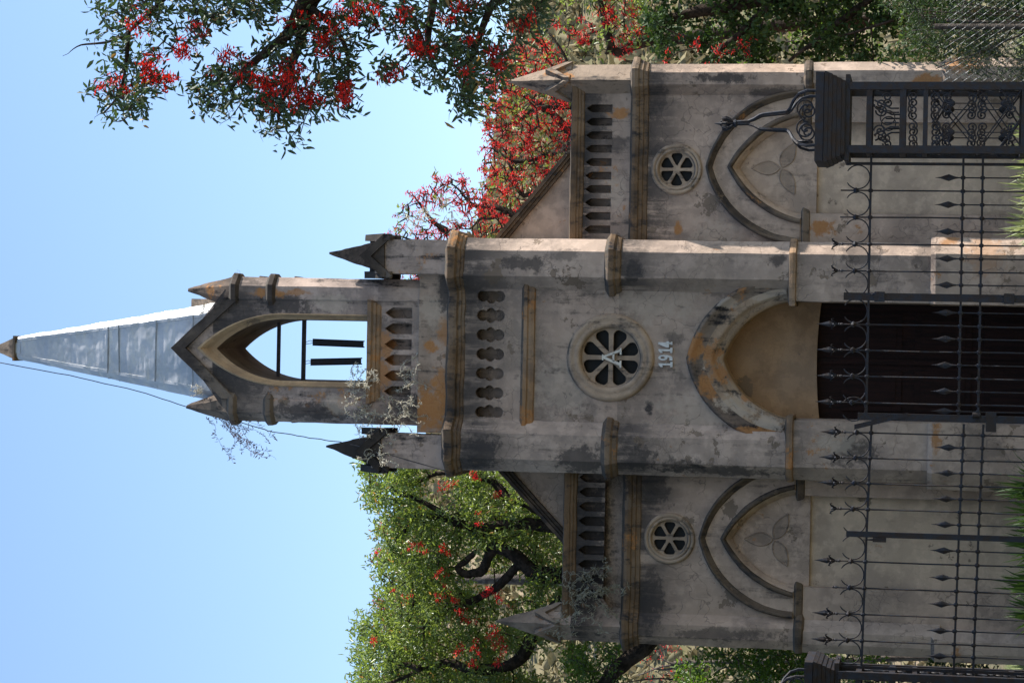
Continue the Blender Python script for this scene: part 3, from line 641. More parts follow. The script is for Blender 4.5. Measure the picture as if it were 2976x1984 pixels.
# ------------------------------------------------------------------ wings
YW = .30
def wing(cx, E, s, xin, zoff, pitch, nl, w_l, rake):
    L, Rr = (xin, E-.03) if s > 0 else (E+.03, xin)
    inn = arch(cx, 3.90, (.34, 3.62), (.60, 3.10), 14)
    outl = [(L, -.3), (cx-.53, -.3), (cx-.53, 3.06), (cx-.6, 3.06)]+inn+[(cx+.6, 3.06), (cx+.53, 3.06), (cx+.53, -.3), (Rr, -.3), (Rr, 4.95), (L, 4.95)]
    rc = (cx-.03 if s > 0 else cx-.02, 4.56)
    # the arch meets the tower: clamp the outline
    mb = MB(); mb.slab([outl, circle(*rc, .245, 32)], YW, YW+.10); mb.build('wing_wall', mt['wing'], ch)
    mb = MB(); mb.slab([[(cx-.66, 2.92), (cx+.66, 2.92), (cx+.66, 4.0), (cx-.66, 4.0)]], YW+.101, YW+.15)
    ba = mb.build('blind_arch', mt['band'], ch)
    mb = MB(); mb.box(cx-.62, cx+.62, YW+.155, YW+.2, -.3, 3.0); mb.build('recessed_panel', mt['panel'], ch)
    # trefoil leaves, raised lines
    tc = (cx, 3.34); mb = MB()
    for ang in (90, -28, 208):
        a = R(ang); sides = []
        for sg in (-1, 1):
            pts = []
            for k in range(13):
                t = k/12; rr = .015+t*.33; off = sg*.075*math.sin(math.pi*t**.8)
                pts.append((tc[0]+rr*math.cos(a)-off*math.sin(a), tc[1]+rr*math.sin(a)+off*math.cos(a)))
            sides.append(pts); mb.tube([(x, YW+.097, z) for x, z in pts], .0105, 6)
        mb.slab([sides[0]+sides[1][-2:0:-1]], YW+.093, YW+.1005)
    mb.build('trefoil_relief', mt['relief'], ba)
    # hood mouldings
    ow = .93 if s > 0 else .92
    oc_ = arch(cx, 4.215, (.46+.02, 3.985), (.90, 3.10), 24); ic_ = arch(cx, 3.90, (.34, 3.62), (.60, 3.10), 24)
    t1 = .16
    def prof_loft(A, B, pr, name, m):
        q = MB(); q.loft([at_y(lerp2(A, B, t), YW+y) for t, y in pr]); q.rough(.006, 5); return q.build(name, m, ba, True)
    prof_loft(oc_, ic_, ((0, .01), (0, -.07), (.05, -.10), (.11, -.095), (.14, -.05), (.20, -.055), (.25, -.012)), 'hood_mould', mt['hood'])
    prof_loft(oc_, ic_, ((.235, -.012), (.5, -.01), (.80, -.014), (.84, -.012)), 'arch_band', mt['band'])
    i2 = arch(cx, 3.83, (.31, 3.57), (.545, 3.07), 24)
    prof_loft(oc_, ic_, ((.80, -.01), (.82, -.06), (.90, -.085), (.98, -.07), (1, -.02)), 'inner_hood_mould', mt['hood'])
    q = MB(); q.loft([at_y(ic_, YW-.02), at_y(lerp2(ic_, i2, .5), YW+.0), at_y(lerp2(ic_, i2, .6), YW+.05), at_y(i2, YW+.06), at_y(i2, YW+.10)]); q.build('inner_splay', mt['band'], ba, True)
    for sg in (-1, 1):
        q = MB(); xa, xb = sorted((cx+sg*.515, cx+sg*.95))
        if s*sg < 0:
            lim = ER-.02 if s > 0 else EL+.02
            xa, xb = (max(xa, lim), xb) if s > 0 else (xa, min(xb, lim))
        q.sweep([(xa, YW+.02), (xa, YW-.0), (xb, YW-.0), (xb, YW+.02)], [(0, 2.985), (.02, 2.995), (.03, 3.02), (.045, 3.06), (.04, 3.075), (-.01, 3.09)], .1); q.rough(.005, 5)
        q.build('impost', mt['hood'], ba)
    # rosette
    rw = MB(); rw.loft([[(x, YW+y, z) for x, z in circle(*rc, r, 40)] for r, y in ((.305, .02), (.30, -.02), (.28, -.035), (.26, -.03), (.25, -.01), (.245, -.025), (.225, -.02), (.21, .0), (.205, .10))], True)
    ro = rw.rough(.003, 6).build('rosette', mt['rose'], ch, True)
    tr = MB(); tr.slab([circle(*rc, .21, 40)]+[petal(*rc, R(60*k), 6, .017, .193) for k in range(6)], YW+.022, YW+.07); tr.build('tracery', mt['rose'], ro)
    g = MB(); g.slab([circle(*rc, .235, 30)], YW+.101, YW+.15); g.build('pane', mt['void'], ro)
    # outer buttress
    pl = [(E, YW+.6), (E, YW-.0), (E-s*.112, YW-.12), (E-s*.255, YW-.12), (E-s*.38, YW+.01), (E-s*.38, YW+.6)]
    if s > 0: pl = pl[::-1]
    mb = MB(); mb.prism(pl, 3.05, 4.97, 14); mb.rough(.006, 2.4); mb.build('wing_buttress', mt['wing'], ch)
    pl2 = [(x+s*.02, y-.02 if y < YW+.3 else y) for x, y in pl]
    mb = MB(); mb.prism(pl2, 1.4, 3.0, 12); mb.rough(.006, 2.4); mb.build('wing_pier', mt['pier'], ch)
    pl3 = [(x+s*.06, y-.07 if y < YW+.3 else y) for x, y in pl]; pl3[1 if s < 0 else -2]
    mb = MB(); mb.prism(pl3, -.3, 1.46, 10); mb.prism(pl3, 1.46, 1.50, 1, pl2); mb.rough(.006, 2.4); mb.build('wing_plinth', mt['pier'], ch)
    pa = [(E-s*.40, YW+.02), (E-s*.255, YW-.13), (E-s*.112, YW-.13), (E, YW), (E, YW+.5)]
    if s < 0: pa = pa[::-1]
    mb = MB(); mb.sweep(pa, [(0, 2.965), (.035, 2.985), (.045, 3.02), (.04, 3.06), (0, 3.085), (-.06, 3.09)], .07); mb.rough(.006, 5); mb.build('wing_string', mt['hood'], ch)
    # main string course
    pa = [(xin, YW), (E-s*.38, YW), (E-s*.255, YW-.12), (E-s*.112, YW-.12), (E, YW), (E, YW+.7)]
    if s < 0: pa = pa[::-1]
    mb = MB(); mb.sweep(pa, [(0, 4.90), (.02, 4.905), (.03, 4.95), (.045, 4.96), (.05, 5.0), (.07, 5.01), (.085, 5.05), (.08, 5.085), (-.02, 5.125), (-.1, 5.13)], .09); mb.rough(.009, 4); mb.build('string_course', mt['ledge'], ch)
    # parapet with blind lancets
    L2, R2 = (xin, E-.2) if s > 0 else (E+.2, xin)
    lz = 5.49
    holes = [lancet(cx+(k-(nl-1)/2)*pitch+zoff, 5.335, 5.645, w_l) for k in range(nl)]
    mb = MB(); mb.slab([[(L2, 5.10), (R2, 5.10), (R2, 5.72), (L2, 5.72)]]+holes, YW, YW+.15); mb.box(L2, R2, YW+.151, YW+.32, 5.05, 5.71); mb.build('parapet', mt['parapet'], ch)
    pa = [(L2, YW), (R2, YW)]
    mb = MB(); mb.sweep(pa, [(0, 5.665), (.02, 5.672), (.03, 5.70), (.045, 5.71), (.05, 5.735), (.065, 5.745), (.075, 5.775), (.08, 5.81), (-.0, 5.828), (-.32, 5.83)], .1); mb.rough(.007, 5); mb.build('parapet_coping', mt['ledge'], ch)
    # pinnacle set diagonally
    px, py, d = E-s*.205, YW+.06, .205
    dia = lambda r, x=px: [(x, py-r), (x+r, py), (x, py+r), (x-r, py)]
    mb = MB(); mb.prism(dia(d), 5.1, 6.02, 8); mb.rough(.006, 3); pn = mb.build('wing_pinnacle', mt['capstone'] if s > 0 else mt['parapet'], ch)
    q = MB(); tipx = 3.106 if s > 0 else -3.341
    q.prism(dia(d*.97), 6.0, 6.62, 7, dia(.010, tipx))
    for k in range(4):
        g_ = MB(); hw = d*.74
        g_.slab([[(-hw, 5.90), (-hw, 5.83), (0, 6.02), (hw, 5.83), (hw, 5.90), (0, 6.14)]], -hw-.035, -hw+.10)
        a = R(45+90*k); c_, s_ = math.cos(a), math.sin(a)
        g_.v = [(px+x*c_-y*s_, py+x*s_+y*c_, z) for x, y, z in g_.v]; q.add(g_.v, g_.f)
    q.subdiv(1); q.rough(.007, 6); q.build('wing_pinnacle_cap', mt['capstone'], pn)
    # nave gable end behind the parapet
    (xa, za), (xb, zb_) = rake; sl = (zb_-za)/(xb-xa)
    f = lambda x: za+(x-xa)*sl
    x0, x1 = XC+s*.9, cx+s*.75
    lo, hi = sorted((x0, x1))
    mb = MB(); mb.slab([[(lo, 4.9), (hi, 4.9), (hi, max(f(hi)-.09, 4.95)), (lo, max(f(lo)-.09, 4.95))]], .62, .80); mb.build('gable_wall', mt['wing'], ch)
    q = MB()
    for (o0, o1, yy) in ((-.0, -.055, .50), (-.06, -.10, .53), (-.105, -.15, .56)):
        q.slab([[(lo, f(lo)+o1), (hi, f(hi)+o1), (hi, f(hi)+o0), (lo, f(lo)+o0)]], yy, .84)
    q.subdiv(3); q.rough(.006, 4); q.build('raking_coping', mt['ledge'] if s > 0 else mt['hood'], ch)
    # side wall of the nave
    mb = MB(); xs = sorted((E-s*.06, E-s*.3)); mb.box(xs[0], xs[1], YW+.11, 9, -.3, 5.0); mb.build('side_wall', mt['wing'], ch)
    mb = MB()
    e = E-s*.02; mb.add([(XC, .84, 7.75), (XC, 9, 7.75), (e, 9, 5.0), (e, .84, 5.0), (XC, .84, 7.67), (XC, 9, 7.67), (e, 9, 4.92), (e, .84, 4.92)], [(0, 1, 2, 3), (7, 6, 5, 4), (0, 3, 7, 4), (1, 5, 6, 2), (3, 2, 6, 7), (0, 4, 5, 1)]); mb.build('nave_roof', mt['roof'], ch)
wing(2.095, 3.305, 1, ER-.1, -.033, .1593, 10, .092, ((1.256, 6.746), (2.328, 5.869)))
wing(-2.262, -3.536, -1, EL+.1, -.01+.0+.077, .172, 10, .108, ((-1.571, 6.649), (-2.395, 5.864)))
mb = MB(); mb.box(-3.4, 3.2, 9, 9.2, -.3, 5.0); mb.build('rear_wall', mt['wing'], ch)

# ------------------------------------------------------------------ cable
def px_path(lst, y): return [tuple(P(a, b, y)) for a, b in lst]
mb = MB(); pts = px_path([(-30, 1048), (0, 1054), (200, 1090), (400, 1136), (539, 1181)], .75)+px_path([(700, 1228), (780, 1252), (790, 1254), (900, 1272), (985, 1284)], .1)+[tuple(P(1060, 1300, -.1)), tuple(P(1300, 1370, -.1))]
fine = []
for a, b in zip(pts, pts[1:]):
    for k in range(6): fine.append(Vector(a).lerp(Vector(b), k/6)+Vector((0, 0, -.012*math.sin(k/6*math.pi)))+noise.noise_vector(Vector(a)*3+Vector((k, 0, 0)))*.008)
fine.append(Vector(pts[-1])); mb.tube(fine, .0058, 5)
cb = mb.build('lightning_cable', mt['wire']); tag(cb, 'thin dark cable running down the left side of the spire and belfry', 'cable')
# ================================================================== IRON FENCE
YF = -4.0
def zoff(x): return 0 if x > -.68 else -.055*max(0, 1-(abs(x)-.68)/2.2)
ZT, ZM1, ZM2, ZND = 2.187, 1.293, 1.105, 2.33
def fence_bar(x, head, parent, dz):
    jx = rnd.uniform(-.004, .004); zt = {'none': 2.48, 'lily': 2.47, 'spear': 2.46, 'knob': 2.48}[head]+dz
    mb = MB(); mb.tube([(x+jx*2, YF, .12), (x-jx, YF+jx, .8), (x+jx, YF, 1.6), (x, YF, ZT), (x, YF, zt)], .0085, 6)
    mb.lathe((x, YF, ZND+dz), [(0, -.03), (.012, -.025), (.026, -.008), (.03, 0), (.026, .008), (.012, .025), (0, .03)], 8)
    for z in (ZM1+dz, ZM2+dz, ZT+dz):
        mb.lathe((x, YF, z), [(0, -.024), (.014, -.022), (.021, -.008), (.021, .008), (.014, .022), (0, .024)], 8)
    b = mb.build('bar', mt['iron'], parent)
    if head == 'none': return
    q = MB()
    q.lathe((x, YF, zt-.01), [(0, -.02), (.014, -.016), (.014, .0), (.008, .01), (.015, .02), (.006, .03), (0, .035)], 8)
    if head == 'knob':
        q.build('finial', mt['iron'], b); return
    for sg in (-1, 1):      # curling side leaves
        for th in range(2):
            pts = [(x, zt+.02), (x+sg*.012, zt+.045), (x+sg*.030, zt+.075), (x+sg*.048, zt+.085), (x+sg*.055, zt+.065)]
            q.tube([(a, YF, z) for a, z in pts], [.010, .011, .011, .009, .003], 6)
    for sg in (-1, 1):
        q.tube([(x, YF+sg*.0, zt+.02), (x, YF+sg*.03, zt+.07), (x, YF+sg*.045, zt+.06)], [.009, .01, .003], 6)
    if head == 'spear':
        q.loft([[(x+w_*c, YF+w_*.35*s_, zt+.03+h_) for c, s_ in ((1, 0), (0, 1), (-1, 0), (0, -1))] for w_, h_ in ((.006, 0), (.010, .03), (.030, .07), (.020, .11), (.009, .15), (.001, .20))], True)
    else:
        q.tube([(x, YF, zt+.02), (x, YF, zt+.06)], [.012, .003], 6)
    q.build('finial', mt['iron'], b)
def dog_bar(x, parent, dz):
    mb = MB(); mb.tube([(x, YF, .12), (x, YF, 1.41+dz)], .0075, 6)
    for z in (ZM1+dz, ZM2+dz): mb.lathe((x, YF, z), [(0, -.024), (.014, -.022), (.021, -.008), (.021, .008), (.014, .022), (0, .024)], 8)
    mb.loft([[(x+w_*c, YF+w_*.4*s_, z+dz) for c, s_ in ((1, 0), (0, 1), (-1, 0), (0, -1))] for w_, z in ((.008, 1.34), (.012, 1.37), (.034, 1.43), (.022, 1.47), (.008, 1.51), (.001, 1.565))], True)
    mb.build('spear_bar', mt['iron'], parent)
def scroll(x, parent, dz, h=.1323):
    mb = MB(); r = .117; cz = ZT+dz+.012+r*.98; g = math.acos(.88)
    pts = [(x+r*math.sin(a), YF, cz-r*math.cos(a)) for a in [-(math.pi-.50)+2*(math.pi-.50)*k/22 for k in range(23)]]
    mb.tube(pts, [.004]+[.0068]*21+[.004], 5); mb.build('scroll_ring', mt['iron'], parent)
def panel(name, label, cat, xs_long, heads, x0, x1, posts, dogs, extra=None):
    t_ = thing(name, label, cat, ((x0+x1)/2, YF, 0), None)
    dz0, dz1 = zoff(x0), zoff(x1)
    for z in (ZT, ZM1, ZM2, .22):
        q = MB()
        k = .011
        q.add([(x0, YF-k, z+dz0-k), (x1, YF-k, z+dz1-k), (x1, YF+k, z+dz1-k), (x0, YF+k, z+dz0-k), (x0, YF-k, z+dz0+k), (x1, YF-k, z+dz1+k), (x1, YF+k, z+dz1+k), (x0, YF+k, z+dz0+k)], [(3, 2, 1, 0), (4, 5, 6, 7), (0, 1, 5, 4), (1, 2, 6, 5), (2, 3, 7, 6), (3, 0, 4, 7)])
        q.build('rail', mt['iron'], t_)
    for x, h_ in zip(xs_long, heads): fence_bar(x, h_, t_, zoff(x))
    al = sorted(dogs)
    for x in dogs:
        dog_bar(x, t_, zoff(x)); scroll(x, t_, zoff(x))
    for (x, wd, zt) in posts:
        q = MB(); q.box(x-wd/2, x+wd/2, YF-wd/2, YF+wd/2, 0, zt); q.build('post', mt['iron'], t_)
    return t_
mid = lambda L: [(a+b)/2 for a, b in zip(L, L[1:])]
xr = [1.82, 1.555, 1.291, 1.026, .762, .51]
pr = panel('fence_panel', 'black wrought iron fence panel right of the gates, joined to the scrollwork pillar', 'fence', xr[1:5], ['none', 'none', 'lily', 'lily'], .51, 1.9, [(1.82, .028, 2.42)], mid(xr))
x1_ = [.234, -.02, -.277, -.535]
g1 = panel('gate_leaf', 'black iron gate leaf in front of the chapel door, spear tops all intact', 'gate', x1_, ['spear']*4, -.67, .51, [(.51, .075, 2.43), (-.67, .07, 2.27)], [.365]+mid(x1_)+[-.60+.0])
q = MB()
for z in (2.03, .78): q.box(.46, .56, YF-.06, YF+.06, z, z+.10); q.tube([(.535, YF-.03, z+.10), (.535, YF-.03, z+.17)], [.016, .004], 6)
q.build('hinge', mt['iron'], g1)
q = MB(); q.add([(-.66, YF-.05, 1.78), (-.62, YF-.05, 1.78), (-.80, YF-.05, 2.30), (-.75, YF-.05, 2.30), (-.66, YF-.04, 1.78), (-.62, YF-.04, 1.78), (-.80, YF-.04, 2.30), (-.75, YF-.04, 2.30)], [(0, 1, 3, 2), (6, 7, 5, 4), (0, 2, 6, 4), (1, 5, 7, 3), (0, 4, 5, 1), (2, 3, 7, 6)]); 
q.build('latch_strap', mt['iron'], g1)
q = MB(); q.box(-.79, -.60, YF-.045, YF+.045, .93, 1.03); q.lathe((-.63, YF-.06, 1.13), [(0, -.05), (.03, -.045), (.03, .03), (0, .035)], 10); q.build('lock_box', mt['iron'], g1)
x2 = [-.83, -1.08, -1.33, -1.585]
g2 = panel('gate_leaf', 'black iron gate leaf left of the door, sagging, with one broken lily finial', 'gate', x2, ['spear', 'spear', 'spear', 'lily'], -1.83, -.72, [(-1.83, .055, 2.36)], mid(x2)+[-1.71])
q = MB(); q.box(-1.90, -1.86, YF-.05, YF+.05, 1.97, 2.10); q.tube([(-1.88, YF-.02, 2.10), (-1.88, YF-.02, 2.17)], [.012, .004], 6); q.build('hinge', mt['iron'], g2)
x3 = [-2.10, -2.36, -2.62, -2.88]
pl_ = panel('fence_panel', 'black wrought iron fence panel at far left, joined to the shaded pillar', 'fence', x3, ['spear', 'knob', 'spear', 'spear'], -3.2, -1.86, [(-3.14, .03, 2.43)], [-1.965]+mid(x3)+[-3.0])

def spiral(mbx, cx, cz, r0, r1, a0, turns, y, tr=.0085, n=22, pl=None):
    pts = []
    for k in range(n+1):
        t = k/n; r = r0+(r1-r0)*t; a = a0+turns*2*math.pi*t; pts.append((cx+r*math.cos(a), cz+r*math.sin(a)))
    mbx.tube([pl(p, y) for p in pts], tr, 5)
    e = pts[-1]; c = pl(e, y); mbx.lathe(c, [(0, -.014), (.012, -.007), (.012, .007), (0, .014)], 6)
def pillar(cx, label):
    cy = -4.0; t_ = thing('iron_pillar', label, 'gate pillar', (cx, cy, 0), 'openwork iron gate pillars')
    h = .345
    for a in (-1, 1):
        for b in (-1, 1):
            q = MB(); x = cx+a*(h-.037); y = cy+b*(h-.037); q.box(x-.037, x+.037, y-.037, y+.037, 0, 2.40); q.build('corner_post', mt['iron'], t_)
    def fr(z0, z1):
        q = MB(); i = h-.045
        for (x0, x1, y0, y1) in ((-i, i, -h+.006, -h+.045), (-i, i, h-.045, h-.006), (-h+.006, -h+.045, -i, i), (h-.045, h-.006, -i, i)):
            q.box(cx+x0, cx+x1, cy+y0, cy+y1, z0, z1)
        q.build('crosspiece', mt['iron'], t_)
    for z0, z1 in ((2.18, 2.235), (1.855, 1.915), (1.645, 1.69), (.70, .755), (.1, .2)): fr(z0, z1)
    q = MB(); q.box(cx-h-.075, cx+h+.075, cy-h+.03, cy+h-.03, 2.395, 2.44)
    for (e, z0, z1) in ((.01, 2.44, 2.475), (.03, 2.477, 2.52), (.05, 2.522, 2.56), (.07, 2.562, 2.60), (.085, 2.602, 2.64)):
        q.prism([(cx-h-e, cy-h-e), (cx+h+e, cy-h-e), (cx+h+e, cy+h+e), (cx-h-e, cy+h+e)], z0, z1, 1, [(cx-h-e-.012, cy-h-e-.012), (cx+h+e+.012, cy-h-e-.012), (cx+h+e+.012, cy+h+e+.012), (cx-h-e-.012, cy+h+e+.012)])
    q.box(cx-h-.088, cx+h+.088, cy-h-.088, cy+h+.088, 2.645, 2.725); q.build('capital', mt['iron'], t_)
    maps = [lambda p, y: (cx+p[0], cy-h+y, p[1]), lambda p, y: (cx+p[0], cy+h-y, p[1]), lambda p, y: (cx-h+y, cy+p[0], p[1]), lambda p, y: (cx+h-y, cy+p[0], p[1])]
    for pl in maps:
        q = MB(); Y = .03; T = lambda pts, r=.009: q.tube([pl(p, Y) for p in pts], r, 5)
        # top small panel
        for sg in (-1, 1):
            spiral(q, sg*.13, 2.10, .062, .018, R(90), 1.3*sg, Y, pl=pl); spiral(q, sg*.2, 2.04, .045, .014, R(90), -1.3*sg, Y, pl=pl)
            T([(sg*.05, 1.92), (sg*.05, 2.06)]); T([(sg*.09, 1.92), (sg*.09, 2.0), (sg*.17, 2.16)])
            for zc in (1.77, 1.55):
                spiral(q, sg*.08, zc+.02, .05, .014, R(0), 1.4*sg, Y, pl=pl); spiral(q, sg*.205, zc+.02, .05, .014, R(180), -1.4*sg, Y, pl=pl)
        q.tube([pl((.07*math.cos(a), 2.03+.07*math.sin(a)), Y) for a in [2*math.pi*k/20 for k in range(21)]], .006, 5)
        T([(-.27, 1.68), (.27, 1.68)])
        # main lattice
        for c0 in (-1, 1):
            T([(c0*.27, 1.60), (c0*-.27, 1.15), (c0*.27, .76)]); T([(c0*.27, 1.42), (-c0*.05, 1.60)]); T([(c0*.27, .95), (0, .76)])
        for cxx in (-.14, .14):
            for cz in (1.17,):
                for a in (-1, 1):
                    for b in (-1, 1):
                        spiral(q, cxx+a*.052, cz+b*.055, .05, .013, R(0 if a < 0 else 180), 1.35*a*b, Y, pl=pl)
            for b in (-1, 1):
                T([(cxx, 1.17+b*.02), (cxx, 1.17+b*.26)], .006)
                c = pl((cxx, 1.17+b*.26), Y)
                for k in range(5):
                    a = R(90+ (k-2)*38)*1; dx, dz_ = math.cos(a)*.045, math.sin(a)*.05*b
                    e = pl((cxx+dx, 1.17+b*.25+dz_), Y); q.tube([pl((cxx, 1.17+b*.23), Y), e], [.022, .008], 6)
            for zc, b in ((1.46, 1), (.84, -1)):
                spiral(q, cxx-.05, zc, .045, .013, R(0), 1.3, Y, pl=pl); spiral(q, cxx+.055, zc, .045, .013, R(180), -1.3, Y, pl=pl)
            for zc in (.62, .42): spiral(q, cxx, zc, .08, .02, R(90), 1.5, Y, pl=pl)
        q.build('scrollwork', mt['iron'], t_)
    # ogee crest
    zc = 2.725
    for a in (-1, 1):
        for b in (-1, 1):
            def rib(k):
                pr = ((.37, 0), (.375, .09), (.34, .17), (.26, .225), (.17, .26), (.135, .285), (.125, .30), (.10, .53), (.09, .56), (.045, .62), (.018, .68), (.012, .83))
                return [(cx+a*r*.72-.03*(z/.8), cy+b*r*.72, zc+z) for r, z in pr]
            q = MB(); q.tube(rib(0), [.016]*12, 5); q.build('crest_rib', mt['iron'], t_)
    q = MB()
    for pl in (lambda p, y: (cx+p[0], cy-.22, p[1]), lambda p, y: (cx+p[0], cy+.22, p[1]), lambda p, y: (cx-.22, cy+p[0], p[1])):
        for sg in (-1, 1): spiral(q, sg*.105, zc+.10, .10, .02, R(0 if sg < 0 else 180), -1.6*sg, 0, .009, 26, pl=pl)
    q.build('crest_scroll', mt['iron'], t_)
    q = MB(); fx_ = cx-.035
    q.lathe((fx_, cy, zc+.80), [(.018, -.02), (.04, .0), (.04, .015), (.02, .03), (.012, .05)], 10)
    for k in range(8):
        a = 2*math.pi*k/8; c_, s_ = math.cos(a), math.sin(a)
        q.tube([(fx_+c_*r, cy+s_*r, zc+z) for r, z in ((.01, .82), (.05, .86), (.068, .90), (.062, .935), (.045, .93))], [.009, .010, .010, .009, .006], 6)
    for k in range(4):
        a = 2*math.pi*k/4; c_, s_ = math.cos(a), math.sin(a)
        q.tube([(fx_+c_*r, cy+s_*r, zc+z) for r, z in ((.01, .84), (.026, .89), (.03, .93), (.016, .96))], [.008, .009, .009, .005], 6)
    q.lathe((fx_, cy, zc), [(.008, .85), (.014, .93), (.016, .96), (.006, 1.0), (.0, 1.02)], 8)
    q.build('crest_finial', mt['iron'], t_)
pillar(2.245, 'openwork iron gate pillar with scroll panels and tall fleur finial, right of the gates')
pillar(-3.49, 'dark iron gate pillar cut off by the picture edge, left of the gates')

# ================================================================== GROUND AND HILLS
def grid_mesh(name, x0, x1, y0, y1, nx, ny, zf, m):
    xs = np.linspace(x0, x1, nx); ys = np.linspace(y0, y1, ny); v = [(x, y, zf(x, y)) for y in ys for x in xs]
    f = [(j*nx+i, j*nx+i+1, (j+1)*nx+i+1, (j+1)*nx+i) for j in range(ny-1) for i in range(nx-1)]
    o = mesh_obj(name, v, f, m, None, True); o['kind'] = 'structure'; return o
grid_mesh('ground', -900, 900, -300, 1500, 60, 60, lambda x, y: 0, mt['ground'])
mt['path'] = groundmat('bounce_gravel', (.50, .43, .33), (.42, .36, .27), (.55, .48, .38), 1.5)
bounce_sheet = mesh_obj('path', [(-1.0, -20, .004), (14, -20, .004), (14, -4.7, .004), (-1.0, -4.7, .004)], [(0, 1, 2, 3)], mt['path']); bounce_sheet['kind'] = 'structure'  # pale sheet added out of view to bounce sunlight onto the right wing
bounce_sheet = mesh_obj('path', [(.9, -3.4, .004), (7, -3.4, .004), (7, -1.0, .004), (.9, -1.0, .004)], [(0, 1, 2, 3)], mt['path']); bounce_sheet['kind'] = 'structure'  # second added bounce sheet, at the foot of the right wing
def hillz(x, y):
    t = max(0, min(1, (y-28)/130)); s_ = t*t*(3-2*t)
    ridge = 37-.16*x*(1 if abs(x) < 120 else 120/abs(x))
    n_ = noise.noise(Vector((x*.03, y*.03, 1)))*3+noise.noise(Vector((x*.12, y*.12, 4)))*.9
    return -.5+s_*(ridge+n_*1.0)+ (n_*.15 if t > 0 else 0)*(1 if t > 0 else 0)
grid_mesh('hill', -220, 220, 26, 240, 150, 110, hillz, mt['hill'])

# ================================================================== FOLIAGE
def leaves(centers, L, W, axis=None, jit=.35, droop=.3, nrm=None, shape='leaf'):
    """numpy quads/hex leaves: returns verts, faces"""
    n = len(centers); c = np.asarray(centers, float)
    a = rng.normal(size=(n, 3)); a /= np.linalg.norm(a, axis=1)[:, None]
    if axis is not None: a = a*jit+axis
    a[:, 2] -= droop; a /= np.linalg.norm(a, axis=1)[:, None]
    b = rng.normal(size=(n, 3)); b -= a*(a*b).sum(1)[:, None]; b /= np.linalg.norm(b, axis=1)[:, None]
    u = np.cross(a, b)
    l = L*rng.uniform(.5, 1.4, n)[:, None]; w_ = W*rng.uniform(.7, 1.2, n)[:, None]
    cup = u*w_*.35
    v = np.stack([c, c+a*l*.35+b*w_*.5+cup, c+a*l*.75+b*w_*.36+cup*.6, c+a*l, c+a*l*.75-b*w_*.36+cup*.6, c+a*l*.35-b*w_*.5+cup], 1)
    return v.reshape(-1, 3), n
def leaf_obj(name, parts, m, parent):
    vs = np.concatenate([p[0] for p in parts]); n = sum(p[1] for p in parts)
    me = bpy.data.meshes.new(name); me.vertices.add(n*6); me.vertices.foreach_set('co', vs.ravel())
    me.loops.add(n*8); base = np.arange(n)[:, None]*6
    idx = np.concatenate([base+0, base+1, base+2, base+3, base+0, base+3, base+4, base+5], 1).ravel()
    me.loops.foreach_set('vertex_index', idx); me.polygons.add(n*2)
    me.polygons.foreach_set('loop_start', np.arange(n*2)*4); me.polygons.foreach_set('loop_total', np.full(n*2, 4))
    me.update(calc_edges=True); me.validate(); me.materials.append(m)
    return link(name, me, parent)
def inpoly(px, py, poly):
    c = False; j = len(poly)-1
    for i in range(len(poly)):
        xi, yi = poly[i]; xj, yj = poly[j]
        if (yi > py) != (yj > py) and px < (xj-xi)*(py-yi)/(yj-yi)+xi: c = not c
        j = i
    return c
def region(poly, n, y0, y1):
    xs = [p[0] for p in poly]; ys = [p[1] for p in poly]; out = []
    while len(out) < n:
        a, b = rnd.uniform(min(xs), max(xs)), rnd.uniform(min(ys), max(ys))
        if inpoly(a, b, poly): out.append(Vector(P(a, b, rnd.uniform(y0, y1))))
    return out
def ball(c, r, n, flat=1.0):
    d = rng.normal(size=(n, 3)); d /= np.linalg.norm(d, axis=1)[:, None]; d *= (rng.uniform(0, 1, n)**.5)[:, None]*r; d[:, 2] *= flat
    return np.array(c)[None]+d
def flowers(centers, size=.11, n=16, L=.05, W=.016, down=.0):
    out = []
    for c in centers:
        ax = np.array([rnd.gauss(0, .4), rnd.gauss(0, .4), 1]); ax /= np.linalg.norm(ax)
        k = max(4, int(n*rnd.uniform(.5, 1.3))); t = rng.uniform(-.5, .5, k)
        pts = np.array(c)[None]+ax[None]*t[:, None]*size+rng.normal(size=(k, 3))*size*.13
        rad = rng.normal(size=(k, 3)); rad -= ax[None]*(rad@ax)[:, None]; rad /= np.linalg.norm(rad, axis=1)[:, None]
        out.append(leaves(pts, L, W, axis=rad, jit=.35, droop=down))
    return out
def limb_pts(pts, wob=.03, sub=5):
    p = [Vector(q[:3]) for q in pts]; out = []
    for i in range(len(p)-1):
        p0 = p[max(i-1, 0)]; p1 = p[i]; p2 = p[i+1]; p3 = p[min(i+2, len(p)-1)]
        for k in range(sub):
            t = k/sub; q = .5*((2*p1)+(p2-p0)*t+(2*p0-5*p1+4*p2-p3)*t*t+(3*p1-p0-3*p2+p3)*t**3)
            out.append(q+noise.noise_vector(q*2.3)*wob)
    out.append(p[-1]); return out
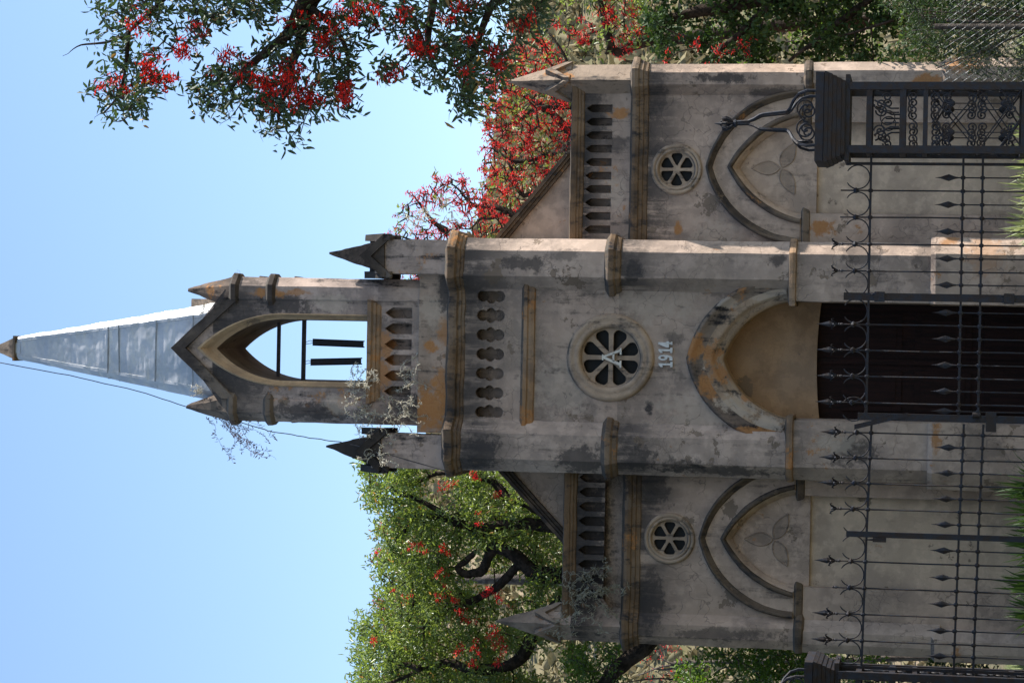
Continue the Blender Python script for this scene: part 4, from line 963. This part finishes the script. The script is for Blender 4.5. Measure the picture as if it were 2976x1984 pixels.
def tree(name, label, cat, base, limbs, clumps, m_leaf, m_bark, L, W, per, flw=None, m_fl=None, twig=.010, group=None, droop=.3, fl=(.11, 16, .05, .016), nl_twig=1, flat=1.0, extra=None, tw_fl=True):
    """limbs: list of (points, r0, r1); clumps: list of (centre, radius)"""
    t_ = thing(name, label, cat, base, group)
    tb = MB(); nodes = []
    for i, (pts, r0, r1) in enumerate(limbs):
        q = limb_pts(pts); rs = [r0+(r1-r0)*k/(len(q)-1) for k in range(len(q))]
        o = MB(); o.tube(q, rs, 8); o.rough(min(.02, r0*.25), 6)
        o.build('trunk' if i == 0 else 'limb', m_bark, t_, True); nodes += q[1:]
    arr = np.array([tuple(q) for q in nodes])
    targets = [c for c, r in clumps]+(list(flw) if (flw and tw_fl) else [])
    rs_ = [r for c, r in clumps]+[0]*(len(flw) if flw and tw_fl else 0)
    tips = []
    order = sorted(range(len(targets)), key=lambda i: np.min(np.linalg.norm(arr-np.array(targets[i]), axis=1)))
    grown = [tuple(a) for a in arr]; 
    for i in order:
        c = Vector(targets[i]); ga = np.array(grown); d = np.linalg.norm(ga-np.array(c), axis=1)+np.maximum(0, ga[:, 2]-c.z)*.8
        k = int(np.argmin(d)); s0 = Vector(grown[k]); ln = (c-s0).length
        mid_ = s0.lerp(c, .5)+Vector((rnd.gauss(0, .09), rnd.gauss(0, .09), rnd.gauss(-.02, .08)))*ln
        qs = limb_pts([s0, mid_, c], .02, 3); r0 = min(.035, twig*(1+ln*.9))
        tb.tube(qs, [r0*(1-.65*k_/(len(qs)-1)) for k_ in range(len(qs))], 4, False)
        for q in qs[2::2]: grown.append(tuple(q))
        if len(grown) > 900: grown = rnd.sample(grown, 900)
        for k_ in range(nl_twig):
            dd = Vector((rnd.gauss(0, 1), rnd.gauss(0, 1), rnd.gauss(.2, .8))).normalized()*(rs_[i]*.9 or .08)
            tb.tube([c, c+dd*.6, c+dd+Vector((0, 0, -.02))], [twig*.5, twig*.35, twig*.15], 3, False)
    if tb.v: tb.build('twigs', m_bark, t_)
    if clumps: leaf_obj('foliage', [leaves(ball(c, r, max(3, int(per*rnd.uniform(.6, 1.3)*(r/.2)**2)), flat), L, W, droop=droop) for c, r in clumps], m_leaf, t_)
    if extra: leaf_obj('dry_foliage', extra, mt['dry'], t_)
    if flw: leaf_obj('blossom', flowers(flw, fl[0], fl[1], fl[2], fl[3]), m_fl or mt['flower'], t_)
    return t_
px3 = lambda lst, y: [tuple(P(a, b, y+dy)) for a, b, dy in lst]
def bush(name, label, poly, n, y0, y1, m, L, W, per, rr=(.12, .24), droop=.0, cat='bush', red=0):
    cs = region(poly, n, y0, y1); c0 = cs[0]; ym = (y0+y1)/2
    cxm = sum(c.x for c in cs)/len(cs); ztop = max(c.z for c in cs)
    return tree(name, label, cat, (cxm, ym, 0), [([(cxm, ym, 0), (cxm+.05, ym, ztop*.3), (cxm, ym, ztop*.7)], .05, .02)], [(c, rnd.uniform(*rr)) for c in cs], m, mt['barkg'], L, W, per, None, None, .008, droop=droop)
# --- big bright tree behind the left wing
YT = 5.0
z1 = lambda a, b: (1000+a/2.474, 1350+b/2.474)
def pz(lst, f, y, dy=0): return [tuple(P(*f(a, b), y+dy*k)) for k, (a, b) in enumerate(lst)]
limbs = [([(-3.1, YT+.6, 0), (-2.9, YT+.5, 1.8), (-2.8, YT+.3, 3.6), tuple(P(*z1(1700, 800), YT+.2))], .24, .16),
 (pz([(1750, 800), (1580, 800), (1400, 780), (1280, 690), (1180, 620), (1090, 600), (1050, 640), (1010, 730), (960, 770), (860, 780), (820, 740), (880, 680), (950, 620)], z1, YT-.72), .125, .035),
 (pz([(1300, 720), (1250, 730), (1100, 870), (960, 960), (840, 1010), (700, 1080), (560, 1180)], z1, YT-.72, .03), .075, .02),
 (pz([(1700, 480), (1450, 440), (1230, 430), (1000, 460), (850, 420), (750, 390), (560, 370), (470, 430), (440, 480)], z1, YT-.72, .02), .095, .02),
 (pz([(1600, 420), (1320, 280), (1170, 240), (1120, 170), (1040, 100), (930, 80), (700, 60), (520, 130)], z1, YT-.7, .02), .10, .02),
 (pz([(1700, 900), (1400, 1150), (1250, 1400), (950, 1480), (740, 1420), (560, 1470), (300, 1580)], z1, YT-.7, .02), .12, .02),
 (pz([(850, 420), (620, 300), (420, 200), (330, 140)], z1, YT-.7, .05), .05, .012),
 (pz([(560, 1470), (430, 1430), (330, 1500)], z1, YT-.85, .05), .05, .012),
 ([(-3.3, YT, 0), (-3.35, YT, 1.6), tuple(P(1990, 1800, YT-.4)), tuple(P(1873, 1876, YT-.5)), tuple(P(1830, 1911, YT-.5)), tuple(P(1786, 1950, YT-.5)), tuple(P(1740, 2010, YT-.4)), tuple(P(1600, 2090, YT-.3)), tuple(P(1400, 2100, YT-.2)), tuple(P(1250, 2020, YT-.2))], .17, .06)]
T2 = [(1040, 1345), (1062, 1400), (1075, 1480), (1118, 1560), (1100, 1600), (1070, 1650), (1095, 1720), (1062, 1800), (1035, 1870), (1030, 2150), (1560, 2150), (1590, 1984), (1560, 1930), (1600, 1890), (1625, 1840), (1650, 1790), (1660, 1600), (1470, 1375), (1380, 1340), (1090, 1300)]
cl = [(c, rnd.uniform(.13, .26)) for c in region(T2, 900, YT-1.1, YT+1.4)]
# let gaps through
holes_px = [((1270, 1420), 35), ((1380, 1640), 30), ((1490, 1700), 45), ((1560, 1925), 40), ((1400, 1690), 22)]
cl = [(c, r) for c, r in cl if not any(math.hypot(*(np.array(P(h[0], h[1], c.y))[[0, 2]]-np.array((c.x, c.z)))) < hr/225+.12 for h, hr in holes_px)]
fl2 = []
for (a, b, n, s_) in ((1040, 900, 5, 40), (1110, 960, 7, 45), (1070, 1180, 6, 60), (910, 1100, 6, 50), (1090, 1400, 5, 40), (910, 1420, 5, 30), (930, 60, 5, 30), (560, 600, 3, 25), (790, 970, 4, 30), (430, 950, 4, 60), (700, 780, 5, 60), (970, 420, 2, 20), (1130, 1290, 6, 40), (810, 1340, 4, 40), (720, 180, 5, 60), (1050, 1240, 4, 50), (740, 640, 3, 60), (930, 1280, 4, 60), (500, 560, 3, 50), (230, 1260, 3, 20), (1100, 210, 2, 15), (960, 350, 1, 5), (690, 960, 3, 40), (860, 1080, 4, 40)):
    for k in range(n): fl2.append(Vector(P(*z1(a+rnd.gauss(0, s_*.6), b+rnd.gauss(0, s_*.6)), YT-rnd.uniform(.9, 1.4))))
tree('coral_tree', 'large bright green coral tree with thick dark limbs behind the left wing', 'tree', (-3.1, YT+.6, 0), limbs, cl, mt['leaf_lit'], mt['bark'], .082, .026, 66, fl2, mt['flower'], .009, 'coral trees around the chapel', fl=(.10, 18, .04, .015), droop=-.25, tw_fl=False, nl_twig=2)
# far flowering crowns behind it
far = []
for (a, b, n, s_) in ((260, 990, 10, 30), (270, 470, 7, 22), (310, 520, 4, 15), (240, 650, 8, 30), (300, 620, 5, 30), (230, 1260, 6, 16)):
    for k in range(n): far.append(Vector(P(*z1(a+rnd.gauss(0, s_*.6), b+rnd.gauss(0, s_)), 9.5+rnd.uniform(-.4, .4))))
b0 = P(*z1(270, 800), 9.5)
tree('coral_tree', 'faded red flowering tree top showing beyond the big green tree', 'tree', (b0[0], 9.5, 0), [([(b0[0], 9.5, 0), (b0[0]+.1, 9.5, 4), (b0[0], 9.5, b0[2]-1.2)], .16, .07)], [(c+Vector((0, .1, -.15)), .12) for c in far[::4]], mt['leaf_bush'], mt['barkg'], .07, .025, 20, far, mt['flowerd'], .010, 'coral trees around the chapel', fl=(.14, 14, .06, .02))

# --- red tree behind the right wing
YR = 4.5
z2 = lambda a, b: (950+a/2.091, b/2.091)
T1a = [(1398, 250), (1425, 170), (1490, 120), (1560, 90), (1620, 140), (1660, 240), (1700, 430), (1500, 690), (1365, 720), (1385, 640), (1405, 560), (1395, 450), (1400, 330)]
T1b = [(1120, 700), (1140, 640), (1185, 565), (1250, 515), (1340, 500), (1390, 560), (1385, 720), (1250, 830), (1130, 810)]
limbs = [([(2.3, YR, 0), (2.25, YR, 3), (2.2, YR, 4.8), tuple(P(*z2(1560, 850), YR))], .17, .10),
 (pz([(1560, 850), (1460, 770), (1380, 700), (1290, 640), (1240, 600), (1150, 560), (1050, 540)], z2, YR, .05), .07, .015),
 (pz([(1520, 640), (1400, 650), (1270, 660), (1180, 720), (1080, 760), (1010, 780)], z2, YR, -.05), .05, .012),
 (pz([(1500, 880), (1350, 940), (1200, 980), (1100, 960), (1000, 900)], z2, YR-.1, .03), .05, .012),
 (pz([(1400, 1100), (1200, 1190), (1130, 1050), (1090, 980)], z2, YR-.2, .03), .045, .012),
 (pz([(1350, 1500), (1100, 1290), (970, 1260), (880, 1240), (820, 1180), (760, 1120)], z2, YR-.3, .03), .05, .010),
 (pz([(1200, 1560), (900, 1560), (740, 1420), (640, 1330), (560, 1240), (530, 1200)], z2, YR-.3, .05), .05, .010),
 (pz([(900, 1540), (700, 1500), (560, 1480), (440, 1440)], z2, YR-.3, .05), .035, .010),
 (pz([(1100, 1290), (1000, 1330), (930, 1330), (870, 1390)], z2, YR-.3, .05), .03, .010),
 ([tuple(P(*z2(1560, 850), YR)), tuple(P(1640, 160, YR)), tuple(P(1560, 60, YR+.2))], .03, .010)]
cl = [(c, rnd.uniform(.10, .17)) for c in region(T1a, 120, YR-.8, YR+.9)]+[(c, rnd.uniform(.08, .12)) for c in region(T1b, 22, YR-.6, YR+.6)]
fl1 = region(T1a, 640, YR-1.0, YR+.8)+region(T1b, 150, YR-.7, YR+.7)+region([(1180, 560), (1350, 500), (1390, 560), (1380, 640), (1250, 600)], 30, YR-.7, YR+.7)+region([(1280, 660), (1360, 650), (1370, 720), (1270, 720)], 22, YR-.7, YR+.3)
tree('coral_tree', 'scarlet flowering coral tree with sparse leaves behind the right wing', 'tree', (2.3, YR, 0), limbs, cl, mt['leaf_lit'], mt['bark'], .085, .03, 26, fl1, mt['flower'], .010, 'coral trees around the chapel', fl=(.11, 17, .043, .015),
     extra=[leaves(ball(P(fx, fy, YR-.6), .13, 26), .12, .02) for fx, fy in ((1290, 590), (1240, 625), (1200, 640), (1320, 640))])
# --- second red tree further right
T1c = [(1590, -160), (1890, -160), (1890, 150), (1840, 170), (1780, 150), (1700, 60), (1620, 60)]
b0 = P(1900, 60, 6.5)
limbs = [([(b0[0], 6.5, 0), (b0[0], 6.5, 2.5), tuple(P(1900, 120, 6.4)), tuple(P(1790, 150, 6.3)), tuple(P(1760, 60, 6.2)), tuple(P(1740, 0, 6.2)), tuple(P(1700, -60, 6.2))], .12, .02),
 (pz([(1700, 330), (1720, 220), (1660, 190), (1560, 220)], z2, 6.2), .03, .008)]
cl = [(c, rnd.uniform(.12, .2)) for c in region(T1c, 75, 5.7, 7.2)]+[(Vector(P(*z2(a, b), 6)), .14) for a, b in ((1480, 220), (1440, 320), (1640, 330), (1900, 230), (1680, 300), (1930, 60), (1500, 150), (1560, 280))]
fl3 = []
for (a, b, n, s_) in ((1700, 90, 14, 60), (1850, 60, 9, 45), (1600, 180, 9, 50), (1900, 190, 9, 45), (1560, 260, 7, 30), (1800, 280, 10, 50), (1500, 190, 5, 30), (1380, 150, 5, 20), (1740, 20, 7, 40), (1830, 240, 6, 40)):
    for k in range(n): fl3.append(Vector(P(*z2(a+rnd.gauss(0, s_*.7), b+rnd.gauss(0, s_*.7)), 6+rnd.uniform(-.3, .3))))
tree('coral_tree', 'thin red flowered tree against the hillside above the right pinnacle', 'tree', (b0[0], 6.5, 0), limbs, cl, mt['leaf_lit'], mt['bark'], .085, .034, 26, fl3, mt['flower'], .010, 'coral trees around the chapel', fl=(.12, 16, .05, .017))
# --- dark leafy tree at the right edge
T4 = [(1880, -350), (2600, -350), (2600, 120), (2560, 190), (2400, 185), (2200, 195), (2050, 195), (1930, 185), (1885, 90)]
cl = [(c, rnd.uniform(.15, .27)) for c in region(T4, 230, 2.2, 3.6)]+[(c, rnd.uniform(.2, .35)) for c in region([(1700, -700), (2700, -700), (2700, -250), (1900, -250)], 140, 1.9, 4.2)]
fl4 = region([(1930, 100), (2060, 110), (2200, 100), (2200, 185), (1930, 190)], 22, 2.0, 2.4)
tree('ivy_clad_tree', 'dark green leafy tree hanging close beside the right buttress', 'tree', (4.9, 3, 0), [([(4.9, 3, 0), (4.8, 3, 2), (4.5, 3, 3.6), (4.2, 3, 5)], .22, .06), ([(4.8, 3, 2), (4.1, 2.7, 2.8), (3.6, 2.6, 3.4)], .07, .02), ([(4.5, 3, 3.6), (3.9, 2.7, 4.1), (3.5, 2.6, 4.6)], .06, .02), (pz([(0, 0), (1, 0)], lambda a, b: (2600-a*180, 60+a*50), 2.4), .02, .012)],
     cl, mt['leaf_dark'], mt['bark'], .075, .045, 62, fl4, mt['flower'], .008, droop=.2, fl=(.09, 12, .04, .015))
# sunlit bush seen through it
cl = [(c, rnd.uniform(.15, .25)) for c in region([(2000, -200), (2650, -200), (2650, 200), (2100, 200)], 90, 5.5, 7)]
b0 = P(2500, 50, 6.2)
tree('bush', 'pale green sunlit bush glimpsed behind the dark tree on the right', 'bush', (b0[0], 6.2, 0), [([(b0[0], 6.2, 0), (b0[0]+.1, 6.2, 1.2), (b0[0], 6.2, 2.6)], .06, .02)], cl, mt['leaf_bush'], mt['barkg'], .07, .03, 45, None, None, .008)
# --- feathery shrub low right
cl = [(c, rnd.uniform(.12, .22)) for c in region([(2560, -150), (2620, 90), (2690, 150), (2800, 190), (2900, 240), (3060, 240), (3060, -150)], 150, -2.3, -1.2)]
b0 = P(2976, 60, -1.7)
tree('shrub', 'dark feathery shrub with bare twigs at the foot of the right wing', 'shrub', (b0[0], -1.7, 0), [([(b0[0], -1.7, 0), (b0[0]-.05, -1.7, .7), tuple(P(2750, 60, -1.7))], .06, .015)]+[([(b0[0], -1.7, .3), tuple(P(a, b, -2.1))], .012, .005) for a, b in ((2690, 30), (2760, 120), (2720, 200), (2650, 90), (2800, 10))], cl, mt['leaf_con'], mt['barkg'], .045, .012, 110, None, None, .006, nl_twig=3, droop=-.3)
bush('bush', 'very dark leafy bush low behind the chain link fence', [(2540, -260), (3060, -260), (3060, 190), (2700, 190), (2560, 150)], 120, .2, 1.6, mt['leaf_dark'], .075, .035, 60)
# --- chain link fence low right
cf = thing('chain_link_fence', 'sagging grey chain link mesh on a post in front of the feathery shrub', 'fence', (3.1, -2.6, 0))
q = MB(); o0 = P(2700, 150, -2.6); 
xs0, xs1, zz0, zz1 = 2.72, 4.6, .30, 1.55
n_ = 26
for k in range(-10, 40):
    for sg in (-1, 1):
        pts = []
        for j in range(0, 26):
            x = xs0+k*.075+sg*(j*.0375)+(0 if sg > 0 else .9); z = zz0+j*.05
            if xs0 < x < xs1: pts.append((x, -2.6+.01*sg*(j % 2)+.03*math.sin(x*3), z-.10*math.sin((x-xs0)*1.7)))
        if len(pts) > 2: q.tube(pts, .0024, 4)
q.build('mesh', simple('zinc_wire', (.10, .11, .12), (.06, .065, .07), 9, .5, .6), cf)
q = MB(); q.tube([(3.35, -2.55, 0), (3.36, -2.55, 1.6)], .03, 8); q.tube([(xs0, -2.56, 0), (xs0, -2.56, 1.62)], .02, 8); q.build('post', mt['barkg'], cf)

# --- foreground coral tree branches, top right of the view
YG = -13.6
A1 = [(258, -30), (470, -30), (560, 30), (605, 105), (545, 165), (470, 150), (400, 160), (330, 150), (268, 110)]
A2 = [(290, 190), (370, 150), (470, 190), (505, 235), (440, 270), (400, 330), (330, 365), (255, 320), (240, 290), (270, 225)]
A3 = [(470, -30), (850, -30), (800, 40), (700, 75), (620, 75), (570, 30)]
B1 = [(548, 265), (600, 195), (690, 150), (790, 130), (880, 40), (1050, 0), (1100, 60), (1060, 130), (1010, 200), (1040, 300), (1035, 350), (975, 310), (940, 330), (860, 380), (865, 430), (795, 410), (740, 360), (650, 345), (575, 300)]
C1 = [(1000, -30), (1590, -30), (1570, 110), (1490, 125), (1475, 215), (1440, 265), (1385, 305), (1335, 325), (1290, 295), (1215, 240), (1190, 190), (1175, 100), (1100, 110), (1040, 40)]
C2 = [(1100, 160), (1180, 215), (1130, 235), (1060, 200)]
OUT = [(200, -420), (1650, -420), (1600, -40), (250, -40)]
def fgc(poly, n, r0=.07, r1=.12): return [(c, rnd.uniform(r0, r1)) for c in region(poly, n, YG-.45, YG+.45)]
cl = fgc(A1, 46)+fgc(A2, 38)+fgc(A3, 44)+fgc(B1, 150)+fgc(C1, 165)+fgc(C2, 7)+[(c, rnd.uniform(.12, .22)) for c in region(OUT, 210, YG-.9, YG+.9)]
fl5 = []
fr_ = [(560, 100, 6, 22), (530, 140, 6, 18), (420, 60, 5, 30), (430, 195, 8, 25), (450, 230, 6, 20), (350, 250, 4, 25), (310, 245, 4, 20), (490, 240, 4, 18), (640, 170, 6, 30), (830, 195, 9, 28), (850, 240, 8, 28), (870, 275, 9, 26), (780, 275, 9, 28), (750, 235, 7, 25), (920, 290, 8, 28), (1000, 270, 8, 22), (930, 130, 9, 28), (720, 215, 6, 25), (1210, 130, 12, 22), (1235, 150, 8, 18), (1170, 40, 7, 22), (1010, 10, 8, 30), (1060, 30, 8, 25), (1130, 210, 7, 18), (990, 280, 6, 20), (1300, 60, 5, 22), (1440, 150, 6, 14), (1455, 185, 5, 14), (1340, 20, 6, 25), (1500, 60, 5, 30), (1345, 210, 3, 20), (860, 60, 5, 30), (980, 60, 8, 40), (1380, 110, 4, 30)]
for a, b, n, s_ in fr_:
    for k in range(int(n*1.2)): fl5.append(Vector(P(a+rnd.gauss(0, s_*.7), b+rnd.gauss(0, s_*.7), YG-rnd.uniform(.0, .5))))
cx0 = 5.2
hub = (3.6, YG, 6.3)
limbs = [([(cx0, YG, 0), (cx0-.1, YG, 2.0), (4.6, YG, 4.2), hub], .30, .12),
 ([hub, tuple(P(940, -120, YG)), tuple(P(885, 0, YG)), tuple(P(816, 111, YG)), tuple(P(724, 184, YG)), tuple(P(659, 264, YG))], .07, .010),
 ([hub, tuple(P(960, -120, YG+.1)), tuple(P(911, 0, YG+.1)), tuple(P(854, 153, YG+.1)), tuple(P(827, 268, YG+.1)), tuple(P(810, 350, YG+.1))], .06, .008),
 ([hub, tuple(P(600, -140, YG)), tuple(P(520, -60, YG))], .05, .022),
 ([tuple(P(520, -60, YG)), tuple(P(468, 0, YG)), tuple(P(380, 88, YG)), tuple(P(318, 119, YG)), tuple(P(226, 132, YG)), tuple(P(182, 163, YG))], .020, .0012),
 ([tuple(P(375, 90, YG)), tuple(P(361, 172, YG)), tuple(P(345, 268, YG)), tuple(P(300, 330, YG))], .016, .005),
 ([(4.6, YG, 4.2), tuple(P(1300, -160, YG)), tuple(P(1260, 0, YG)), tuple(P(1240, 130, YG)), tuple(P(1290, 230, YG))], .05, .008),
 ([(4.6, YG, 4.2), tuple(P(1500, -160, YG)), tuple(P(1430, 20, YG)), tuple(P(1380, 160, YG)), tuple(P(1340, 260, YG))], .045, .008),
 ([tuple(P(900, 30, YG)), tuple(P(1000, 120, YG)), tuple(P(1020, 240, YG))], .025, .006)]
tree('coral_tree', 'overhanging coral tree branches with dark leaves and red blossom, close at upper right', 'tree', (cx0, YG, 0), limbs, cl, mt['leaf_fg'], mt['bark'], .062, .021, 62, fl5, mt['flowerd'], .0045, 'coral trees around the chapel', fl=(.08, 18, .033, .0105), droop=.75, nl_twig=2)

# --- bushes and grass on the left
bush('bush', 'leafy green tree crown hanging beside the left string course', [(1655, 1855), (1790, 1858), (1810, 1900), (1790, 2090), (1640, 2090), (1640, 1900)], 60, YT-1, YT+.6, mt['leaf_bush'], .07, .026, 55, droop=.2)
bush('bush', 'dense green bush beside the left buttress', [(2010, 1870), (2300, 1860), (2390, 1900), (2400, 2100), (2000, 2100), (1980, 1950)], 95, 2.2, 4.0, mt['leaf_bush'], .075, .03, 60)
bush('bush', 'dark low shrub on the grass beyond the left corner', [(2700, 1850), (2880, 1850), (2880, 2100), (2700, 2100)], 40, 3, 4.5, mt['leaf_dark'], .06, .03, 50)
bush('bush', 'light green shrub further back on the left', [(2330, 1850), (2560, 1860), (2540, 2100), (2330, 2100)], 36, 6.5, 8, mt['leaf_bush'], .075, .03, 40)
# bare twiggy tree on the slope, left
q0 = P(2100, 1925, 12)
limbs = [([(q0[0]+.4, 12, 0), (q0[0]+.2, 12, 2.0), tuple(P(1960, 1925, 12))], .07, .03)]
for (a, b) in ((1900, 1880), (1880, 1930), (1930, 1960), (1850, 1960), (1990, 1900)): limbs.append(([tuple(P(2000, 1930, 12)), tuple(P((a+2000)/2+rnd.uniform(-15, 15), (b+1930)/2+rnd.uniform(-20, 20), 12)), tuple(P(a, b, 12.2))], .025, .006))
tree('bare_tree', 'small leafless tree standing on the slope left of the chapel', 'tree', (q0[0]+.4, 12, 0), limbs, [], None, mt['barkg'], .05, .02, 1, region([(1850, 1860), (1990, 1860), (1990, 1984), (1870, 1984)], 26, 11.7, 12.3), mt['flowerd'], .008, fl=(.1, 5, .05, .02))

# tree added out of frame at left to shade the left wing from sky
cl = [(Vector((rnd.uniform(-13, -4.8), rnd.uniform(-12, -1.0), rnd.uniform(.8, 10))), rnd.uniform(.6, 1.0)) for k in range(330)]
tree('unseen_shade_tree', 'unseen dark tree added left of the gates to shade the left wing', 'tree', (-9, -5, 0), [([(-9, -5, 0), (-9, -5, 3), (-8.6, -5, 6)], .35, .15)], cl, mt['leaf_dark'], mt['bark'], .36, .18, 12, None, None, .03)
# scrub over the hillside: uncountable
parts = []
for k in range(5200):
    y = 32+rnd.random()**1.3*190; x = rnd.uniform(-.30, .30)*(y+28)
    s_ = rnd.uniform(.5, 1.5)*(1 if y > 60 else .6); parts.append(leaves(ball((x, y, hillz(x, y)+s_*.3), s_, 26, .7), .55*s_+.12, .30*s_+.06, droop=0))
so = leaf_obj('hillside_scrub', parts, mt['scrub'], None); so['kind'] = 'stuff'; so['label'] = 'dry green and brown scrub covering the hillside behind the chapel'; so['category'] = 'scrub'
# grass over the plot
pts = []; gx = rng.uniform(-9, 9, 60000); gy = rng.uniform(-6, 14, 60000)
c = np.stack([gx, gy, np.zeros(60000)], 1); inside = (gx > -3.6) & (gx < 3.4) & (gy > -.6) & (gy < 9.3); c = c[~inside]
go = leaf_obj('grass', [leaves(c, .22, .018, axis=np.array([[0, 0, 1.0]]), jit=.4, droop=0)], mt['strap'], None)
go['kind'] = 'stuff'; go['label'] = 'short rough grass around the chapel'; go['category'] = 'grass'

# --- strap leaved plants inside the fence
def strap_plant(x, y, h, n, label, m, spread=.35):
    q = []; vs = []; fs = []
    for k in range(n):
        a = rnd.uniform(0, 2*math.pi); l = h*rnd.uniform(.7, 1.1); lean = rnd.uniform(.15, 1)*spread; wd = rnd.uniform(.016, .028)
        ca, sa = math.cos(a), math.sin(a); base = Vector((x+rnd.gauss(0, .06), y+rnd.gauss(0, .06), 0)); k0 = len(vs)
        for j in range(7):
            t = j/6; r = lean*t**1.6; z = l*(t-.28*t**3*lean/.35*1.0); ww = wd*(1-t**3)+.001
            c_ = base+Vector((ca*r, sa*r, z)); vs.append(c_+Vector((-sa, ca, 0))*ww); vs.append(c_-Vector((-sa, ca, 0))*ww)
        fs += [(k0+2*j, k0+2*j+1, k0+2*j+3, k0+2*j+2) for j in range(6)]
    o = mesh_obj('strap_leaf_plant', vs, fs, m); o.location = (0, 0, 0)
    for v in o.data.vertices: v.co -= Vector((x, y, 0))
    o.location = (x, y, 0); tag(o, label, 'plant', 'strap leaved plants inside the fence'); return o
sp_ = [(380, -2.4, .86, 'beside the right pillar', 40), (470, -2.1, .86, 'behind the first bars from the right pillar', 46), (560, -2.5, .86, 'below the second unspiked bar', 44), (650, -2.2, .9, 'by the right door plinth', 46),
       (1262, -2.2, .66, 'at the foot of the left door plinth', 22), (1410, -1.9, .93, 'left of the left door plinth, yellowed tip', 44), (1500, -2.3, .86, 'in shade under the left blind arch', 46), (1590, -2.0, .86, 'below the gate hinge in shade', 44), (1690, -2.4, .9, 'at the left jamb of the blind arch', 46), (1780, -2.1, .84, 'in front of the far left pier', 40)]
for fy, y, h_, lab, n in sp_:
    x = P(2976, fy, y)[0]; strap_plant(x, y, h_*(1.03 if fy < 1200 else .98), int(n*1.5), 'strap leaved plant '+lab, mt['strap'] if fy < 1200 else mt['leaf_dark'])  # sun and shade put into leaf colour: pale at right, dark at left

# --- dry weeds on the masonry
def creeper(name, label, starts, m, L=.04, W=.012, seg=14, step=.03, r=.0035, sag=.3, nleaf=3, spread=1.0, cat='weed', bias=(0, 0, 0)):
    base = Vector(starts[0]); t_ = thing(name, label, cat, tuple(base)); mb = MB(); lp = []
    for s_ in starts:
        p = Vector(s_); d = Vector((rnd.gauss(0, 1), rnd.gauss(-.5, .5), rnd.gauss(.1, 1))).normalized(); pts = [p.copy()]
        for k in range(int(seg*rnd.uniform(.6, 1.3))):
            d = (d+Vector((rnd.gauss(0, .45), rnd.gauss(0, .25), rnd.gauss(0, .45)-sag*.25))*spread+Vector(bias)*.2).normalized(); p = p+d*step; pts.append(p.copy())
            if rnd.random() < .75: lp.append(ball(p, .018, nleaf))
        mb.tube(pts, [r*(1-.6*k/len(pts)) for k in range(len(pts))], 4, False)
    mb.build('stems', m, t_); leaf_obj('leaves', [leaves(np.concatenate(lp), L, W, droop=.2)], m, t_); return t_
R_ = lambda poly, n, y0, y1: region(poly, n, y0, y1)
creeper('dry_creeper', 'bleached dry creeper tangled on the left end of the belfry sill', R_([(1020, 1100), (1060, 1080), (1100, 1130), (1110, 1210), (1060, 1235), (1020, 1180)], 22, -.15, .05)+R_([(1110, 1130), (1180, 1080), (1200, 1150), (1190, 1230), (1130, 1220)], 10, -.15, .05)+R_([(1160, 1060), (1210, 1080), (1220, 1180), (1170, 1160)], 8, -.15, .02)+R_([(1060, 1290), (1130, 1250), (1180, 1220), (1150, 1290), (1090, 1330)], 9, -.2, -.12), mt['dry'], L=.045, W=.013, nleaf=3, step=.028, r=.0045)
creeper('hanging_weed', 'thin wispy weed hanging from the left belfry pinnacle', R_([(610, 1205), (670, 1205), (665, 1225), (620, 1225)], 13, .1, .5), mt['purple'], L=.05, W=.013, seg=20, step=.036, sag=.9, nleaf=2, bias=(-.9, 0, -.5), r=.0028)
creeper('roof_creeper', 'grey green creeper trailing over the left wing parapet', R_([(1640, 1680), (1700, 1620), (1760, 1660), (1780, 1740), (1700, 1760), (1650, 1740)], 20, .1, .22)+R_([(1600, 1760), (1620, 1800), (1740, 1780), (1740, 1830), (1630, 1850)], 8, .05, .15), mt['dryg'], L=.055, W=.013, nleaf=3, step=.03)
creeper('dry_grass_tuft', 'tiny purplish dry tuft growing on the right belfry collar', R_([(685, 808), (725, 808), (700, 800)], 14, .2, .3), mt['purple'], L=.03, W=.006, seg=4, step=.022, sag=-1.4, nleaf=1, bias=(.8, 0, .4), r=.002)
creeper('dry_grass_tuft', 'pale seeding dry grass at the left foot of the metal spire', R_([(590, 1110), (600, 1160), (585, 1130)], 6, .05, .2), mt['dry'], L=.035, W=.012, seg=7, step=.022, sag=-1.2, nleaf=3, bias=(0, 0, .9), r=.002)
creeper('dry_grass_tuft', 'pale dry stalks at the right foot of the metal spire', R_([(590, 895), (610, 885), (600, 910)], 6, .1, .25), mt['dry'], L=.03, W=.010, seg=5, step=.02, sag=-1.2, nleaf=2, bias=(0, 0, .7), r=.002)
creeper('bird_nest', 'clump of dried stems lodged where raking coping meets right parapet', R_([(1620, 440), (1650, 410), (1655, 450)], 16, .42, .55), mt['barkg'], L=.04, W=.010, seg=8, step=.022, sag=.2, nleaf=2, r=.003)
